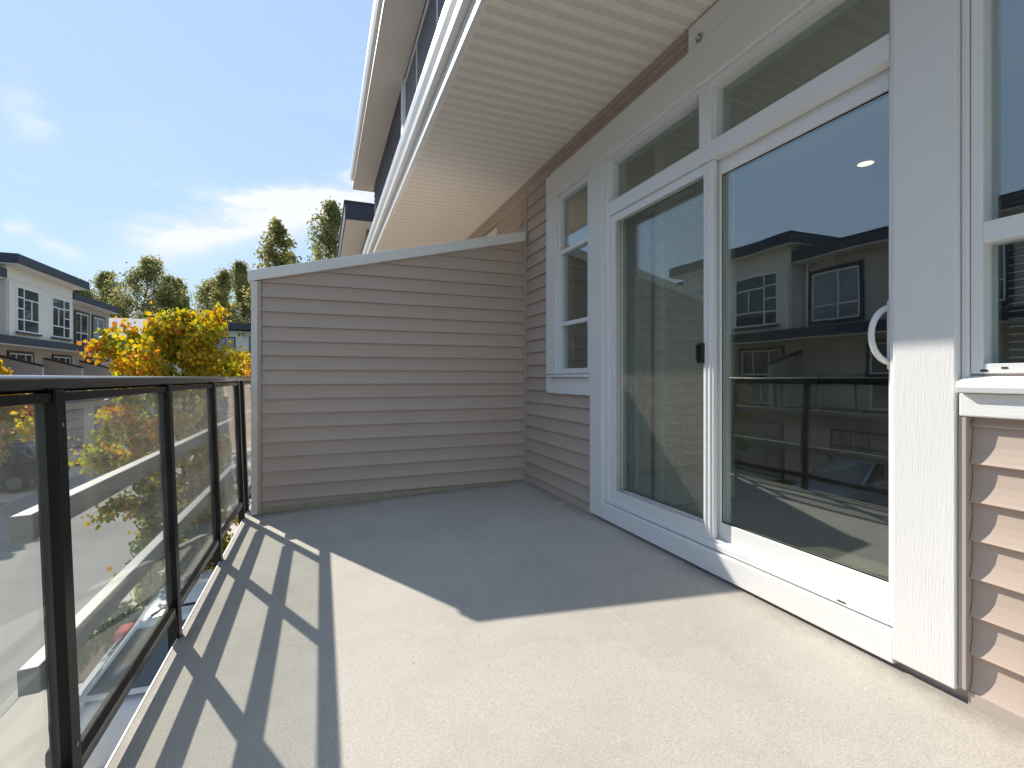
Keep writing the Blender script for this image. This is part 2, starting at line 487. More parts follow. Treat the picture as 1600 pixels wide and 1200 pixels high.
# driveways on our side: slabs with joints, beds between them
for (y0, y1) in ((-8.5, -2.0), (-.6, 7.9), (9.35, 15.0), (16.4, 22), (23.4, 29), (30.4, 37)):
    d = struct(mk('driveway', MB().box(-3.5, 1.8, y0, y1, GZ - .3, GZ + .004), 'concrete'))
    n = max(2, round((y1 - y0) / 2.0))
    for i in range(n):
        a = y0 + (y1 - y0) * i / n; b = y0 + (y1 - y0) * (i + 1) / n
        for (xa, xb) in ((-3.49, -.92), (-.90, 1.79)):
            s = mk('slab', MB().box(xa, xb, a + .006, b - .006, GZ + .004, GZ + .016), 'concrete', bevel=.004)
            s.parent = d
for (y0, y1) in ((-2.0, -.6), (7.9, 9.35), (15.0, 16.4), (22, 23.4), (29, 30.4)):
    struct(mk('planting_bed', MB().box(-3.0, 1.8, y0, y1, GZ - .3, GZ + .03), 'mulch'))
    struct(mk('lawn', MB().box(-3.5, -3.0, y0, y1, GZ - .3, GZ + .02), 'grass'))
for (y0, y1) in ((-8, -1.2), (.2, 5.4), (6.6, 12.2), (13.6, 19), (20.2, 27.2), (28.8, 34), (35, 41)):
    d = struct(mk('driveway', MB().box(-13, -9.32, y0, y1, GZ - .3, GZ + .004), 'concrete'))
    for (xa, xb) in ((-12.99, -11.2), (-11.18, -9.33)):
        for (a, b) in ((y0, (y0 + y1) / 2), ((y0 + y1) / 2, y1)):
            s = mk('slab', MB().box(xa, xb, a + .006, b - .006, GZ + .004, GZ + .016), 'concrete', bevel=.004)
            s.parent = d

# ------------------------------------------------------------------ our townhouse
XW = 1.86                      # sheathing plane of the house wall; boards stand proud of it
YP = 4.285                     # sheathing plane of the privacy wall
H = thing('townhouse', (3.5, 3.0, GZ), 'taupe lap-sided townhouse with white trimmed glass sliding door opening onto the balcony', 'house')
wall = MB()
for (y0, y1, z0, z1) in ((-6, -.95, GZ, 2.3), (-.95, .85, GZ, .02), (-.95, .85, 1.62, 2.3), (.85, 1.045, GZ, 2.3), (1.045, 2.886, GZ, -.985), (1.045, 2.886, 1.52, 2.3),
                         (2.886, 3.085, GZ, 2.3), (3.085, 3.60, GZ, .03), (3.085, 3.60, 1.58, 2.3), (3.60, 12.1, GZ, 2.3)):
    wall.box(XW, 2.0, y0, y1, z0, z1)
WL = mk('wall', wall, 'taupe_trim', H)
def rows(y0, y1, z0, z1):
    z = z0
    while z < z1 - .02:
        board_along_y(WL, XW, y0, y1, z, min(PITCH, z1 - z) if z + PITCH > z1 + .004 else PITCH)
        z += PITCH
zb = -1.045
rows(3.058, 4.262, zb, -.137)                                  # below the small window, left of the door
rows(3.786, 4.262, zb + 8 * PITCH, 1.728)
rows(4.37, 5.078, -1.05, 1.728); rows(5.812, 12.08, -1.05, 1.728); rows(5.078, 5.812, -1.05, -.14)
rows(2.045, 3.784, 1.690, 1.875); rows(3.786, 12.08, zb + 24 * PITCH, 1.875)
rows(-5.9, .843, -.147 - 7 * PITCH, -.119)
# starter strip and flashing at the deck line
st = MB(); st.box(1.835, XW, -5.9, .845, -1.01, -.957); st.box(1.842, XW, 3.058, 4.262, -1.07, -1.045)
mk('starter_strip', st, 'taupe_trim', H)
mk('corner_channel', MB().box(1.826, XW, .845, .866, -.955, -.119), 'taupe_trim', H, bevel=.002)
mk('corner_channel', MB().box(1.84, XW, 4.262, 4.282, -1.02, 1.73), 'taupe_trim', H, bevel=.002)

# soffit: V-grooved vinyl strips running out from the wall
SZ = 1.885
sf = MB(); sf.box(.757, 1.862, -6, 12.1, SZ + .016, SZ + .05)
SFT = mk('soffit', sf, 'cream', H)
sw = .1016
strip = MB().extr_x([(0.0, .010), (.0045, .003), (.006, 0), (sw - .006, 0), (sw - .0045, .003), (sw, .010)], 0, 1)
so = mk('soffit_strip', strip, 'soffit'); sme = so.data; bpy.data.objects.remove(so)
y = -2.2; k = 0
while y < 12.0:
    o = bpy.data.objects.new('soffit_strip', sme); COL.objects.link(o)
    o.location = (.775, y, SZ); o.scale = (1.842 - .775, 1, 1)
    par_world(o, SFT); y += sw
sf = MB().box(.775, 1.842, -6, -2.2, SZ, SZ + .015)
mk('soffit_sheet', sf, 'soffit', SFT)
tr = MB(); tr.box(1.836, XW, -6, 12.08, SZ - .012, SZ + .012); tr.box(1.842, XW, -6, 12.08, SZ - .03, SZ - .014)
mk('soffit_channel', tr, 'taupe_trim', H)
tr = MB().box(.757, .776, -6, 12.1, SZ - .004, SZ + .014)
mk('soffit_edge', tr, 'white_vinyl', H)
mk('fascia', MB().box(.735, .757, -6, 12.1, SZ - .012, 2.13), 'gutter', H, bevel=.002)
gp = [(.733, 1.985), (.690, 1.985), (.684, 2.03), (.664, 2.075), (.655, 2.125), (.655, 2.135), (.662, 2.135), (.670, 2.08), (.691, 2.035), (.695, 1.99), (.733, 1.99)]
mk('gutter', MB().extr_y(gp, -6, 12.1), 'gutter', H)
mk('drip_edge', MB().extr_y([(.66, 2.137), (.66, 2.147), (1.22, 2.34), (1.22, 2.30), (.74, 2.135)], -6, 12.12), 'navy', H)
# upper storey
up = MB(); up.box(1.21, 1.4, -6, 12.1, 2.2, 4.8)
UW = mk('upper_wall', up, 'siding_dark', H)
z = 2.3
while z < 4.68:
    board_along_y(UW, 1.21, 7.75, 12.08, z, PITCH, -1, 'siding_dark'); z += PITCH
mk('upper_corner_board', MB().box(1.18, 1.21, 7.55, 7.75, 2.25, 4.70), 'white_trim', H)
def window_unit(parent, name, xf, y0, y1, z0, z1, panes, frame_mat, fw=.05, face=-1, depth=.06, glass='glass', sill=None, trim=None, gap=.02):
    """window standing in a wall that faces -X (face=-1) or +X: frame part with pane sub-parts.  panes: (ya,yb,za,zb) shares of the opening"""
    f = MB()
    xa, xb = (xf, xf - face * depth)
    xs = sorted((xa, xb))
    f.box(xs[0], xs[1], y0, y0 + fw, z0, z1); f.box(xs[0], xs[1], y1 - fw, y1, z0, z1)
    f.box(xs[0], xs[1], y0 + fw, y1 - fw, z0, z0 + fw); f.box(xs[0], xs[1], y0 + fw, y1 - fw, z1 - fw, z1)
    iy0, iy1, iz0, iz1 = y0 + fw, y1 - fw, z0 + fw, z1 - fw
    b = fw * .38
    rects = []
    for (a, c, d, e) in panes:
        ra, rc = iy0 + (iy1 - iy0) * a, iy0 + (iy1 - iy0) * c
        rd, re = iz0 + (iz1 - iz0) * d, iz0 + (iz1 - iz0) * e
        rects.append((ra + (b if a > 0 else 0), rc - (b if c < 1 else 0), rd + (b if d > 0 else 0), re - (b if e < 1 else 0)))
        xm0, xm1 = xs[0] + .004, xs[1] - .004
        if c < 1: f.box(xm0, xm1, rc - b, rc + b, rd + (b if d > 0 else 0), re - (b if e < 1 else 0))
        if e < 1: f.box(xm0 + .001, xm1 - .001, ra, rc, re - b, re + b)
    w = mk(name, f, frame_mat, parent, bevel=.003 if depth < .1 and face == -1 else 0)
    for r in rects:
        xg = xf - face * depth * .55
        p = mk('pane', MB().box(xg - .004, xg + .004, r[0] - .004, r[1] + .004, r[2] - .004, r[3] + .004), glass)
        p.parent = w
    if trim:
        tw, tm, td = trim
        t = MB(); x0, x1 = sorted((xf + face * td, xf - face * .02))
        t.box(x0, x1, y0 - tw, y0, z0 - tw, z1 + tw); t.box(x0, x1, y1, y1 + tw, z0 - tw, z1 + tw)
        t.box(x0, x1, y0, y1, z1, z1 + tw); t.box(x0, x1, y0, y1, z0 - tw, z0)
        q = mk('window_trim', t, tm); q.parent = w
    if sill:
        sd, sm, ex = sill
        x0, x1 = sorted((xf + face * sd, xf - face * .0))
        q = mk('sill', MB().box(x0, x1, y0 - ex, y1 + ex, z0 - .09, z0 - .002), sm); q.parent = w
    return w
def fixw(w, root):
    w.parent = root
    w.matrix_parent_inverse = Matrix.Translation(-ROOTLOC[root.name])
window_unit(H, 'window', 1.20, 4.3, 7.55, 2.32, 4.60, [(0, .3, 0, .35), (0, .3, .35, 1), (.3, .7, 0, .35), (.3, .7, .35, 1), (.7, 1, 0, .35), (.7, 1, .35, 1)], 'white_vinyl', .07, -1, .05)
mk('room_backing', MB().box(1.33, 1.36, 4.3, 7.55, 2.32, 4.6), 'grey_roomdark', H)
es = MB(); es.box(.745, 1.215, -6, 12.55, 4.70, 4.72)
UE = mk('upper_soffit', es, 'soffit', H)
mk('upper_fascia', MB().box(.725, .745, -6, 12.57, 4.69, 4.95), 'cream', H)
mk('upper_fascia_end', MB().box(.745, 1.4, 12.55, 12.57, 4.69, 4.95), 'cream', H)
gp2 = [(.724, 4.80), (.680, 4.80), (.66, 4.85), (.645, 4.90), (.645, 4.96), (.724, 4.96)]
mk('upper_gutter', MB().extr_y(gp2, -6, 12.3), 'gutter', H)
mk('roof', MB().extr_y([(.70, 4.962), (.70, 4.985), (6.5, 6.1), (6.5, 5.9)], -6, 12.6), 'roof_dark', H)
mk('end_wall', MB().box(2.0, 7, 12.0, 12.1, GZ, 4.9), 'siding', H)

# white trim boards around door and windows
TX = 1.826
def trimb(name, y0, y1, z0, z1, x0=TX, x1=XW + .03, mat='white_trim', bev=.004):
    return mk(name, MB().box(x0, x1, y0, y1, z0, z1), mat, H, bevel=bev)
trimb('trim_board', 2.888, 3.052, -.985, 1.520)
trimb('trim_board', .868, 1.043, -.965, 2.0 - .12, 1.818)
trimb('head_trim', 1.045, 3.784, 1.522, 1.738, TX - .002, mat='white_trim_h')
trimb('sill_board', 1.045, 2.886, -.985, -.875, TX - .001, mat='white_trim_h')
trimb('trim_board', 3.610, 3.784, .030, 1.520)
trimb('apron_trim', 3.054, 3.784, -.133, .002, TX, mat='white_trim_h')
trimb('trim_board', 3.054, 3.082, .030, 1.520, TX + .006)
trimb('side_cap', .848, .866, -.010, 1.88, 1.842)
trimb('apron_trim', -5, .862, -.118, -.048, TX - .004, mat='white_trim_h')
mk('window_sill', MB().extr_y([(1.800, -.046), (1.796, -.030), (1.800, -.012), (1.87, .008), (1.87, -.046)], -5, .858), 'white_vinyl', H, bevel=.002)
mk('window_sill', MB().extr_y([(1.79, .004), (1.79, .016), (1.87, .030), (1.87, .004)], 3.06, 3.70), 'white_vinyl', H, bevel=.002)
trimb('mounting_block', 1.045, 2.04, 1.740, 1.868, TX + .002, mat='white_trim_h')

# small window left of the door
window_unit(H, 'window', 1.852, 3.085, 3.608, .032, 1.52, [(0, 1, 0, .262), (0, 1, .262, .69), (0, 1, .69, 1)], 'white_vinyl', .042, -1, .07)
# neighbour's matching window past the privacy wall
window_unit(H, 'window', 1.85, 5.25, 5.64, .032, 1.52, [(0, 1, 0, .262), (0, 1, .262, .69), (0, 1, .69, 1)], 'white_vinyl', .042, -1, .008, 'far_glass', None, (.172, 'white_trim', .02))
# right-hand window
wR = window_unit(H, 'window', 1.850, -.95, .846, .012, 1.62, [(0, 1, 0, .262), (0, 1, .262, 1)], 'white_vinyl', .030, -1, .085)
wf = MB(); wf.box(1.862, 1.93, .80, .815, .045, 1.59); wf.box(1.862, 1.93, .776, .80, .045, 1.59)
q = mk('meeting_rail', MB().box(1.8485, 1.93, -.92, .816, .405, .468), 'white_vinyl', bevel=.003); q.parent = wR
q = mk('weep_slot', MB().box(1.8485, 1.8497, .760, .774, .026, .031).box(1.8485, 1.8497, .805, .822, .018, .024), 'black_plastic'); q.parent = wR

# sliding door: outer frame, fixed leaf with insect screen, sliding leaf
fr = MB()
fr.box(1.846, 1.985, 2.830, 2.886, -.868, 1.520); fr.box(1.846, 1.985, 1.047, 1.098 - .03, -.868, 1.520)
fr.box(1.845, 1.985, 1.068, 2.830, -.868, -.838); fr.box(1.845, 1.985, 1.068, 2.830, 1.495, 1.520)
fr.box(1.843, 1.985, 1.068, 2.830, 1.115, 1.205)                                        # transom rail
fr.box(1.845, 1.985, 1.899, 1.979, 1.205, 1.495)                                        # transom mullion
fr.box(1.858, 1.872, 1.068, 2.830, -.838, -.822); fr.box(1.890, 1.90, 1.068, 1.9, -.838, -.826)
SD = mk('sliding_door', fr, 'white_vinyl', H, bevel=.003)
SD['label'] = 'white vinyl sliding door with transom lights above it'
def sub(name, mb, mat, par, bevel=0, smooth=False):
    o = mk(name, mb, mat, None, smooth, bevel); o.parent = par; return o
for (a, b) in ((1.068, 1.899), (1.979, 2.830)):
    sub('pane', MB().box(1.912, 1.920, a, b, 1.205, 1.495), 'glass', SD)
    st = MB(); z0, z1 = 1.205, 1.495
    st.box(1.868, 1.935, a, a + .014, z0, z1).box(1.868, 1.935, b - .014, b, z0, z1).box(1.868, 1.935, a + .014, b - .014, z0, z0 + .012).box(1.868, 1.935, a + .014, b - .014, z1 - .012, z1)
    sub('glazing_bead', st, 'white_vinyl', SD, .002)
def leaf(y0, y1, z0, z1, x0, x1, sl, sr, bt, tp):
    f = MB(); f.box(x0, x1, y0, y0 + sr, z0, z1); f.box(x0, x1, y1 - sl, y1, z0, z1)
    f.box(x0 + .001, x1 - .001, y0 + sr, y1 - sl, z0, z0 + bt); f.box(x0 + .001, x1 - .001, y0 + sr, y1 - sl, z1 - tp, z1)
    sub('leaf_frame', f, 'white_vinyl', SD, .003)
    g = (x0 + x1) / 2
    sub('pane', MB().box(g - .005, g + .005, y0 + sr - .004, y1 - sl + .004, z0 + bt - .004, z1 - tp + .004), 'glass', SD)
    gk = MB(); e = .006
    gk.box(x0 + .012, g - .006, y0 + sr, y0 + sr + e, z0 + bt, z1 - tp).box(x0 + .012, g - .006, y1 - sl - e, y1 - sl, z0 + bt, z1 - tp)
    gk.box(x0 + .012, g - .006, y0 + sr + e, y1 - sl - e, z0 + bt, z0 + bt + e).box(x0 + .012, g - .006, y0 + sr + e, y1 - sl - e, z1 - tp - e, z1 - tp)
    sub('gasket', gk, 'black_plastic', SD)
leaf(1.070, 1.958, -.826, 1.113, 1.896, 1.932, .075, .032, .085, .075)          # sliding leaf (right)
leaf(1.890, 2.828, -.826, 1.113, 1.938, 1.976, .022, .070, .050, .022)          # fixed leaf (left)
# screen door in the outer track in front of the fixed leaf
f = MB(); y0, y1, z0, z1 = 1.890, 2.828, -.822, 1.112
f.box(1.858, 1.882, y0, y0 + .070, z0, z1).box(1.858, 1.882, y1 - .052, y1, z0, z1).box(1.859, 1.881, y0 + .07, y1 - .052, z0, z0 + .05).box(1.859, 1.881, y0 + .07, y1 - .052, z1 - .05, z1)
f.box(1.852, 1.858, y0 + .018, y0 + .030, z0, z1).box(1.852, 1.858, y0 + .048, y0 + .058, z0, z1)
sub('screen_frame', f, 'white_vinyl', SD, .002)
sub('insect_screen', MB().add([(1.868, y0 + .07, z0 + .05), (1.868, y1 - .052, z0 + .05), (1.868, y1 - .052, z1 - .05), (1.868, y0 + .07, z1 - .05)], [(0, 1, 2, 3)]), 'screen', SD)
l = MB(); l.box(1.838, 1.858, 1.945, 1.985, .075, .180); l.box(1.828, 1.838, 1.972, 1.985, .085, .17); l.disc((1.838, 1.955, .168), .004, (-1, 0, 0), .003, 8); l.disc((1.838, 1.955, .087), .004, (-1, 0, 0), .003, 8)
sub('screen_latch', l, 'black_plastic', SD, .002)
# bow handle on the sliding leaf
hp = []
for i in range(17):
    t = math.pi * i / 16
    hp.append((1.885 - .062 * math.sin(t), 1.085 + .030 * math.sin(t), .152 + .098 * math.cos(t)))
h = MB().tube(hp, .0105, 10)
sub('bow_handle', h, 'white_vinyl', SD, 0, True)
sub('handle_plate', MB().box(1.880, 1.898, 1.073, 1.098, .03, .275), 'white_vinyl', SD, .002)
sub('weep_slot', MB().box(1.8435, 1.8449, 1.22, 1.25, -.858, -.853), 'black_plastic', SD)
sub('weather_seal', MB().box(1.902, 1.926, 1.075, 1.95, -.838, -.826), 'black_plastic', SD)
sub('thumb_latch', MB().box(1.868, 1.880, 1.078, 1.09, .12, .16), 'white_vinyl', SD, .002)

# room behind the glass
rm = MB(); rm.box(2.0, 6.2, 4.1, 4.2, -.9, 1.8); rm.box(6.1, 6.2, -3, 4.1, -.9, 1.8); rm.box(2.0, 6.2, -3.1, -3, -.9, 1.8)
rm.box(2.13, 2.75, 2.60, 2.70, -.86, 1.72)
IW = mk('interior_wall', rm, 'interior', H)
mk('interior_floor', MB().box(2.0, 6.1, -3, 4.1, -.92, -.865), 'floor_wood', H)
mk('interior_ceiling', MB().box(2.0, 6.1, -3, 4.1, 1.72, 1.8), 'ceiling_paint', H)
mk('ceiling_beam', MB().box(2.6, 3.1, -3, 2.6, 1.52, 1.72), 'ceiling_paint', H)
cb = MB(); cb.box(5.4, 6.1, .2, 3.9, -.86, .05); cb.box(5.7, 6.1, .2, 3.9, .55, 1.5); cb.box(4.1, 4.7, .8, 2.2, -.86, .06)
mk('kitchen_cabinet', cb, 'grey_roomdark', H, bevel=.006)
dl = thing('ceiling_downlight', (4.05, 2.52, 1.72), 'round glowing recessed light in the ceiling behind the sliding door', 'ceiling light')
mk('lens', MB().disc((4.05, 2.52, 1.713), .055, (0, 0, 1), .006, 24), 'lamp_glow', dl)
rg = MB(); n = 28
for i in range(n):
    t = 2 * math.pi * i / n
    rg.v += [(4.05 + .055 * math.cos(t), 2.52 + .055 * math.sin(t), 1.712), (4.05 + .078 * math.cos(t), 2.52 + .078 * math.sin(t), 1.716), (4.05 + .078 * math.cos(t), 2.52 + .078 * math.sin(t), 1.7195)]
for i in range(n):
    j = (i + 1) % n
    rg.f += [(3 * i, 3 * i + 1, 3 * j + 1, 3 * j), (3 * i + 1, 3 * i + 2, 3 * j + 2, 3 * j + 1)]
mk('trim_ring', rg, 'ceiling_paint', dl)
# vertical blind stacked at the left of the door
vb = thing('vertical_blind', (2.03, 2.72, -.86), 'pale vertical blind drawn to the left side behind the screened door panel', 'blind')
mk('head_rail', MB().box(2.005, 2.05, 1.10, 2.82, 1.10, 1.14), 'blind', vb)
for i in range(8):
    y = 2.655 + i * .021
    s = MB(); ang = .25
    dx, dy = .042 * math.cos(ang), .042 * math.sin(ang)
    s.add([(2.03 - dx, y - dy, -.83), (2.03 + dx, y + dy, -.83), (2.03 + dx, y + dy, 1.10), (2.03 - dx, y - dy, 1.10), (2.03 - dx, y - dy + .0015, -.83), (2.03 + dx, y + dy + .0015, -.83), (2.03 + dx, y + dy + .0015, 1.10), (2.03 - dx, y - dy + .0015, 1.10)],
          [(0, 1, 2, 3), (7, 6, 5, 4), (0, 4, 5, 1), (3, 2, 6, 7), (1, 5, 6, 2), (0, 3, 7, 4)])
    mk('blind_slat', s, 'blind', vb)
# mini blinds in the right window and the small window
def mini_blind(y0, y1, z0, z1, x, label):
    t = thing('window_blind', (x, (y0 + y1) / 2, z0), label, 'blind')
    mk('head_rail', MB().box(x - .02, x + .02, y0, y1, z1, z1 + .03), 'blind', t)
    n = int((z1 - z0) / .0235)
    me = None
    for i in range(n):
        z = z0 + (i + .5) * .0235
        if me is None:
            s = MB(); s.add([(-.0115, y0, -.003), (0, y0, .0012), (.0115, y0, .003), (.0115, y1, .003), (0, y1, .0012), (-.0115, y1, -.003)], [(0, 1, 4, 5), (1, 2, 3, 4)])
            o = mk('blind_slat', s, 'blind', None, True, recalc=False); me = o.data
        else:
            o = bpy.data.objects.new('blind_slat', me); COL.objects.link(o)
        o.location = (x, 0, z)
        o.parent = t; o.matrix_parent_inverse = Matrix.Translation(-ROOTLOC[t.name])
    return t
mini_blind(-.94, .800, .05, 1.58, 1.958, 'white horizontal mini blind inside the large window right of the door')
mini_blind(3.10, 3.36, .05, 1.48, 2.02, 'narrow horizontal blind inside the small three-pane window left of the door')
rv = MB(); rv.box(1.94, 2.02, 3.085, 3.10, .03, 1.58)
mk('window_return', rv, 'interior', H)

# ------------------------------------------------------------------ balcony deck (falls away from the house)
SLOPE = .037
def dz(x): return -1.09 + SLOPE * (x + .56)
DK = thing('balcony_deck', (.6, 1.5, dz(.6)), 'beige speckled vinyl balcony deck with railing shadows across it', 'balcony floor')
x0, x1 = -.556, 1.845
# the surface: a finely divided sheet with very slight waviness
mb = MB(); nx, ny = 24, 110
ys = [-2.6 + 11.1 * j / ny for j in range(ny + 1)]
for j in range(ny + 1):
    for i in range(nx + 1):
        x = x0 + (x1 - x0) * i / nx
        mb.v.append((x, ys[j], dz(x) + .0012 * math.sin(3.1 * x + 1.3 * ys[j]) * math.sin(2.2 * ys[j] + x)))
for j in range(ny):
    for i in range(nx):
        a = j * (nx + 1) + i
        mb.f.append((a, a + 1, a + nx + 2, a + nx + 1))
mk('membrane', mb, 'deck', DK, True, recalc=False)
mk('structure_slab', MB().extr_y([(x0 + .004, dz(x0) - .005), (x1, dz(x1) - .005), (x1, dz(x1) - .26), (x0 + .004, dz(x0) - .26)], -2.6, 8.5), 'taupe_trim', DK)
mk('edge_flashing', MB().extr_y([(-.556, dz(-.556) + .002), (-.562, dz(-.562) + .001), (-.564, dz(-.562) - .13), (-.556, dz(-.562) - .13)], -2.6, 8.5), 'cap_metal', DK)
sm = MB()
for (ya, yb) in ((-2.6, 4.28),):
    sm.extr_y([(1.176, dz(1.176) + .0005), (1.178, dz(1.18) + .0014), (1.181, dz(1.181) + .0012), (1.183, dz(1.183) + .0003)], ya, yb)
mk('welded_seam', sm, 'seam', DK)
bf = MB()
bf.extr_x([(YP - .001, 0), (YP - .02, .0), (YP - .006, .045), (YP - .001, .05)], 0, 1)
bf.v = [(-.50 + v[0] * 2.35, v[1], v[2] + dz(-.50 + v[0] * 2.35) + .002) for v in bf.v]
mk('base_flashing', bf, 'base_metal', DK)

# ------------------------------------------------------------------ privacy wall
PW = thing('privacy_wall', (.65, YP + .06, dz(.65)), 'taupe lap-sided privacy wall with sloping pale cap at the end of the balcony', 'wall')
xl, xr = -.508, 1.845
def capb(x): return .762 + (1.322 - .762) * (x + .5) / 2.345      # underside of the cap
bk = MB().extr_y([(xl + .01, dz(xl)), (xr, dz(xr)), (xr, capb(xr)), (xl + .01, capb(xl))], YP, YP + .115)
mk('core', bk, 'taupe_trim', PW)
bz = 0.582 * 0 - 1.045
z = -1.045 + .0
xa0, xb0 = -.443, 1.822
def xcap(zz): return -.5 + (zz - .762) / (1.322 - .762) * 2.345   # where the cap's underside reaches height zz
z = -1.0447 - 0 * PITCH
rowz = []
zz = .0615 - 10 * PITCH
while zz < capb(xb0) - .01:
    rowz.append(zz); zz += PITCH
for zz in rowz:
    vs = []; n = len(PROF)
    ok = True
    for end in (0, 1):
        for d, t in PROF:
            hz = zz + t * PITCH
            hz = min(hz, capb(xb0) - .001)
            # keep above the deck and below the cap
            if end == 0: x = max(xa0, xcap(hz))
            else: x = xb0
            hz = max(hz, dz(x) + .012)
            vs.append((x, YP - d, hz))
    fs = [(i, (i + 1) % n, n + (i + 1) % n, n + i) for i in range(n)] + [tuple(range(n))[::-1], tuple(range(n, 2 * n))]
    mk('board', MB().add(vs, fs), 'siding', PW)
mk('end_trim', MB().box(xl - .004, xl + .042, YP - .032, YP + .125, dz(xl) + .006, capb(xl) + .002), 'cream', PW, bevel=.003)
mk('end_channel', MB().box(xl + .042, xl + .066, YP - .026, YP, dz(xl) + .008, capb(xl) + .004), 'taupe_trim', PW, bevel=.002)
mk('corner_channel', MB().box(1.820, 1.845, YP - .026, YP, dz(1.83) + .006, 1.315), 'taupe_trim', PW, bevel=.002)
cp = MB(); ca, cbx = -.535, 1.848
cp.add([(ca, YP - .040, capb(ca)), (cbx, YP - .040, capb(cbx)), (cbx, YP + .15, capb(cbx)), (ca, YP + .15, capb(ca)),
        (ca, YP - .044, capb(ca) + .084), (cbx, YP - .044, capb(cbx) + .094), (cbx, YP + .154, capb(cbx) + .094), (ca, YP + .154, capb(ca) + .084)],
       [(0, 3, 2, 1), (4, 5, 6, 7), (0, 1, 5, 4), (1, 2, 6, 5), (2, 3, 7, 6), (3, 0, 4, 7)])
mk('cap', cp, 'cap_metal', PW, bevel=.004)
mk('cap_end_flashing', MB().box(1.828, 1.846, YP - .05, YP + .16, capb(1.84) - .01, capb(1.84) + .125), 'taupe_trim', PW)

# ------------------------------------------------------------------ railing
RX = -.572
RR = thing('balcony_railing', (RX, 2.4, -1.1), 'black aluminium railing with dusty glass panels along the balcony edge', 'railing')
posts = [-1.25, -.34, .58, 1.462, 2.375, 3.28, 4.195]
def post(y, w=.05, zb=-1.25, zt=-.03):
    return mk('post', MB().box(RX - .020, RX + .022, y, y + w, zb, zt), 'black_alu', RR, bevel=.003)
for y in posts: post(y)
for y in posts[2:]:
    for zz in (-.115, -.90):
        mk('screw', MB().disc((RX + .022, y + .025, zz), .0055, (1, 0, 0), .0025, 10), 'chrome', RR)
post(4.42, .055, -1.22, -.03)
hr = MB()
hprof = []
for i in range(20):
    t = 2 * math.pi * i / 20
    ct, st_ = math.cos(t), math.sin(t)
    hprof.append((RX - .014 + .029 * math.copysign(abs(ct) ** .7, ct), -.014 + .021 * math.copysign(abs(st_) ** .7, st_)))
hr.extr_y(hprof, -2.6, 4.262)
mk('handrail', hr, 'rail_alu', RR, True)
hr = MB().extr_y(hprof, 4.266, 8.4)
mk('handrail', hr, 'rail_alu', RR, True)
for m_ in [o for o in RR.children if o.name.startswith('handrail')]:
    b = m_.modifiers.new('n', 'EDGE_SPLIT'); b.split_angle = math.radians(50)
allp = posts + [4.42, 5.3, 6.2, 7.1, 8.0]
for y in allp[8:]: post(y)
for a, b in zip(allp[:-1], allp[1:]):
    if b - a < .5: continue
    ya, yb = a + .052, b - .002
    br = MB(); br.extr_y([(RX - .016, -.988), (RX + .016, -.988), (RX + .016, -.958), (RX + .010, -.948), (RX + .0045, -.943), (RX + .0045, -.958), (RX - .0045, -.958), (RX - .0045, -.943), (RX - .016, -.948)], ya, yb)
    mk('bottom_rail', br, 'rail_alu', RR)
    tr = MB(); tr.box(RX - .014, RX + .016, ya, yb, -.058, -.037)
    mk('top_channel', tr, 'black_alu', RR)
    mk('glass_panel', MB().box(RX - .003, RX + .003, ya + .003, yb - .003, -.955, -.050), 'rail_glass', RR)
for (zc, yst) in ((-.345, 1.44), (-.70, 1.44)):
    for (ya, yb) in ((yst, 4.245), (4.42, 8.2)):
        mk('outer_bar', MB().box(RX - .062, RX - .0215, ya, yb, zc - .032, zc + .030), 'bracket_grey', RR, bevel=.003)
RR.rotation_euler = (0, -.036, 0)

# small round fitting on the white trim above the door
wlmp = thing('wall_fitting', (1.826, 1.954, 1.765), 'small round grey fitting on the white trim above the door', 'fitting')
mk('base_plate', MB().disc((1.8275, 1.954, 1.765), .021, (-1, 0, 0), .010, 20), 'bracket_grey', wlmp, bevel=.002)
mk('screw_cap', MB().disc((1.8175, 1.954, 1.765), .008, (-1, 0, 0), .004, 12), 'cap_metal', wlmp)

# ------------------------------------------------------------------ houses across the street
M['far_pane'] = paint('far_pane_dark', C(.035, .045, .055), 0.06, 0.3, .6, spec=0.9)
M['far_pane_curtain'] = paint('far_pane_curtained', C(.22, .25, .27), 0.12, 0.15, 2, spec=0.8)
XB, XR, XM = -13.0, -13.6, -14.0
LAY_A = [(0, .30, 0, .26), (0, .30, .26, .52), (0, .30, .52, .78), (0, .30, .78, 1), (.30, 1, 0, .27), (.30, .66, .27, .76), (.66, 1, .27, .76), (.30, 1, .76, 1)]
LAY_B = [(0, .66, 0, .27), (0, .34, .27, .76), (.34, .66, .27, .76), (0, .66, .76, 1), (.66, 1, 0, .26), (.66, 1, .26, .52), (.66, 1, .52, .78), (.66, 1, .78, 1)]
LAY_C = [(0, .42, 0, .30), (.42, 1, 0, .30), (0, .42, .30, 1), (.42, 1, .30, 1)]
LAY_D = [(0, .28, 0, 1), (.28, .72, 0, 1), (.72, 1, 0, 1)]
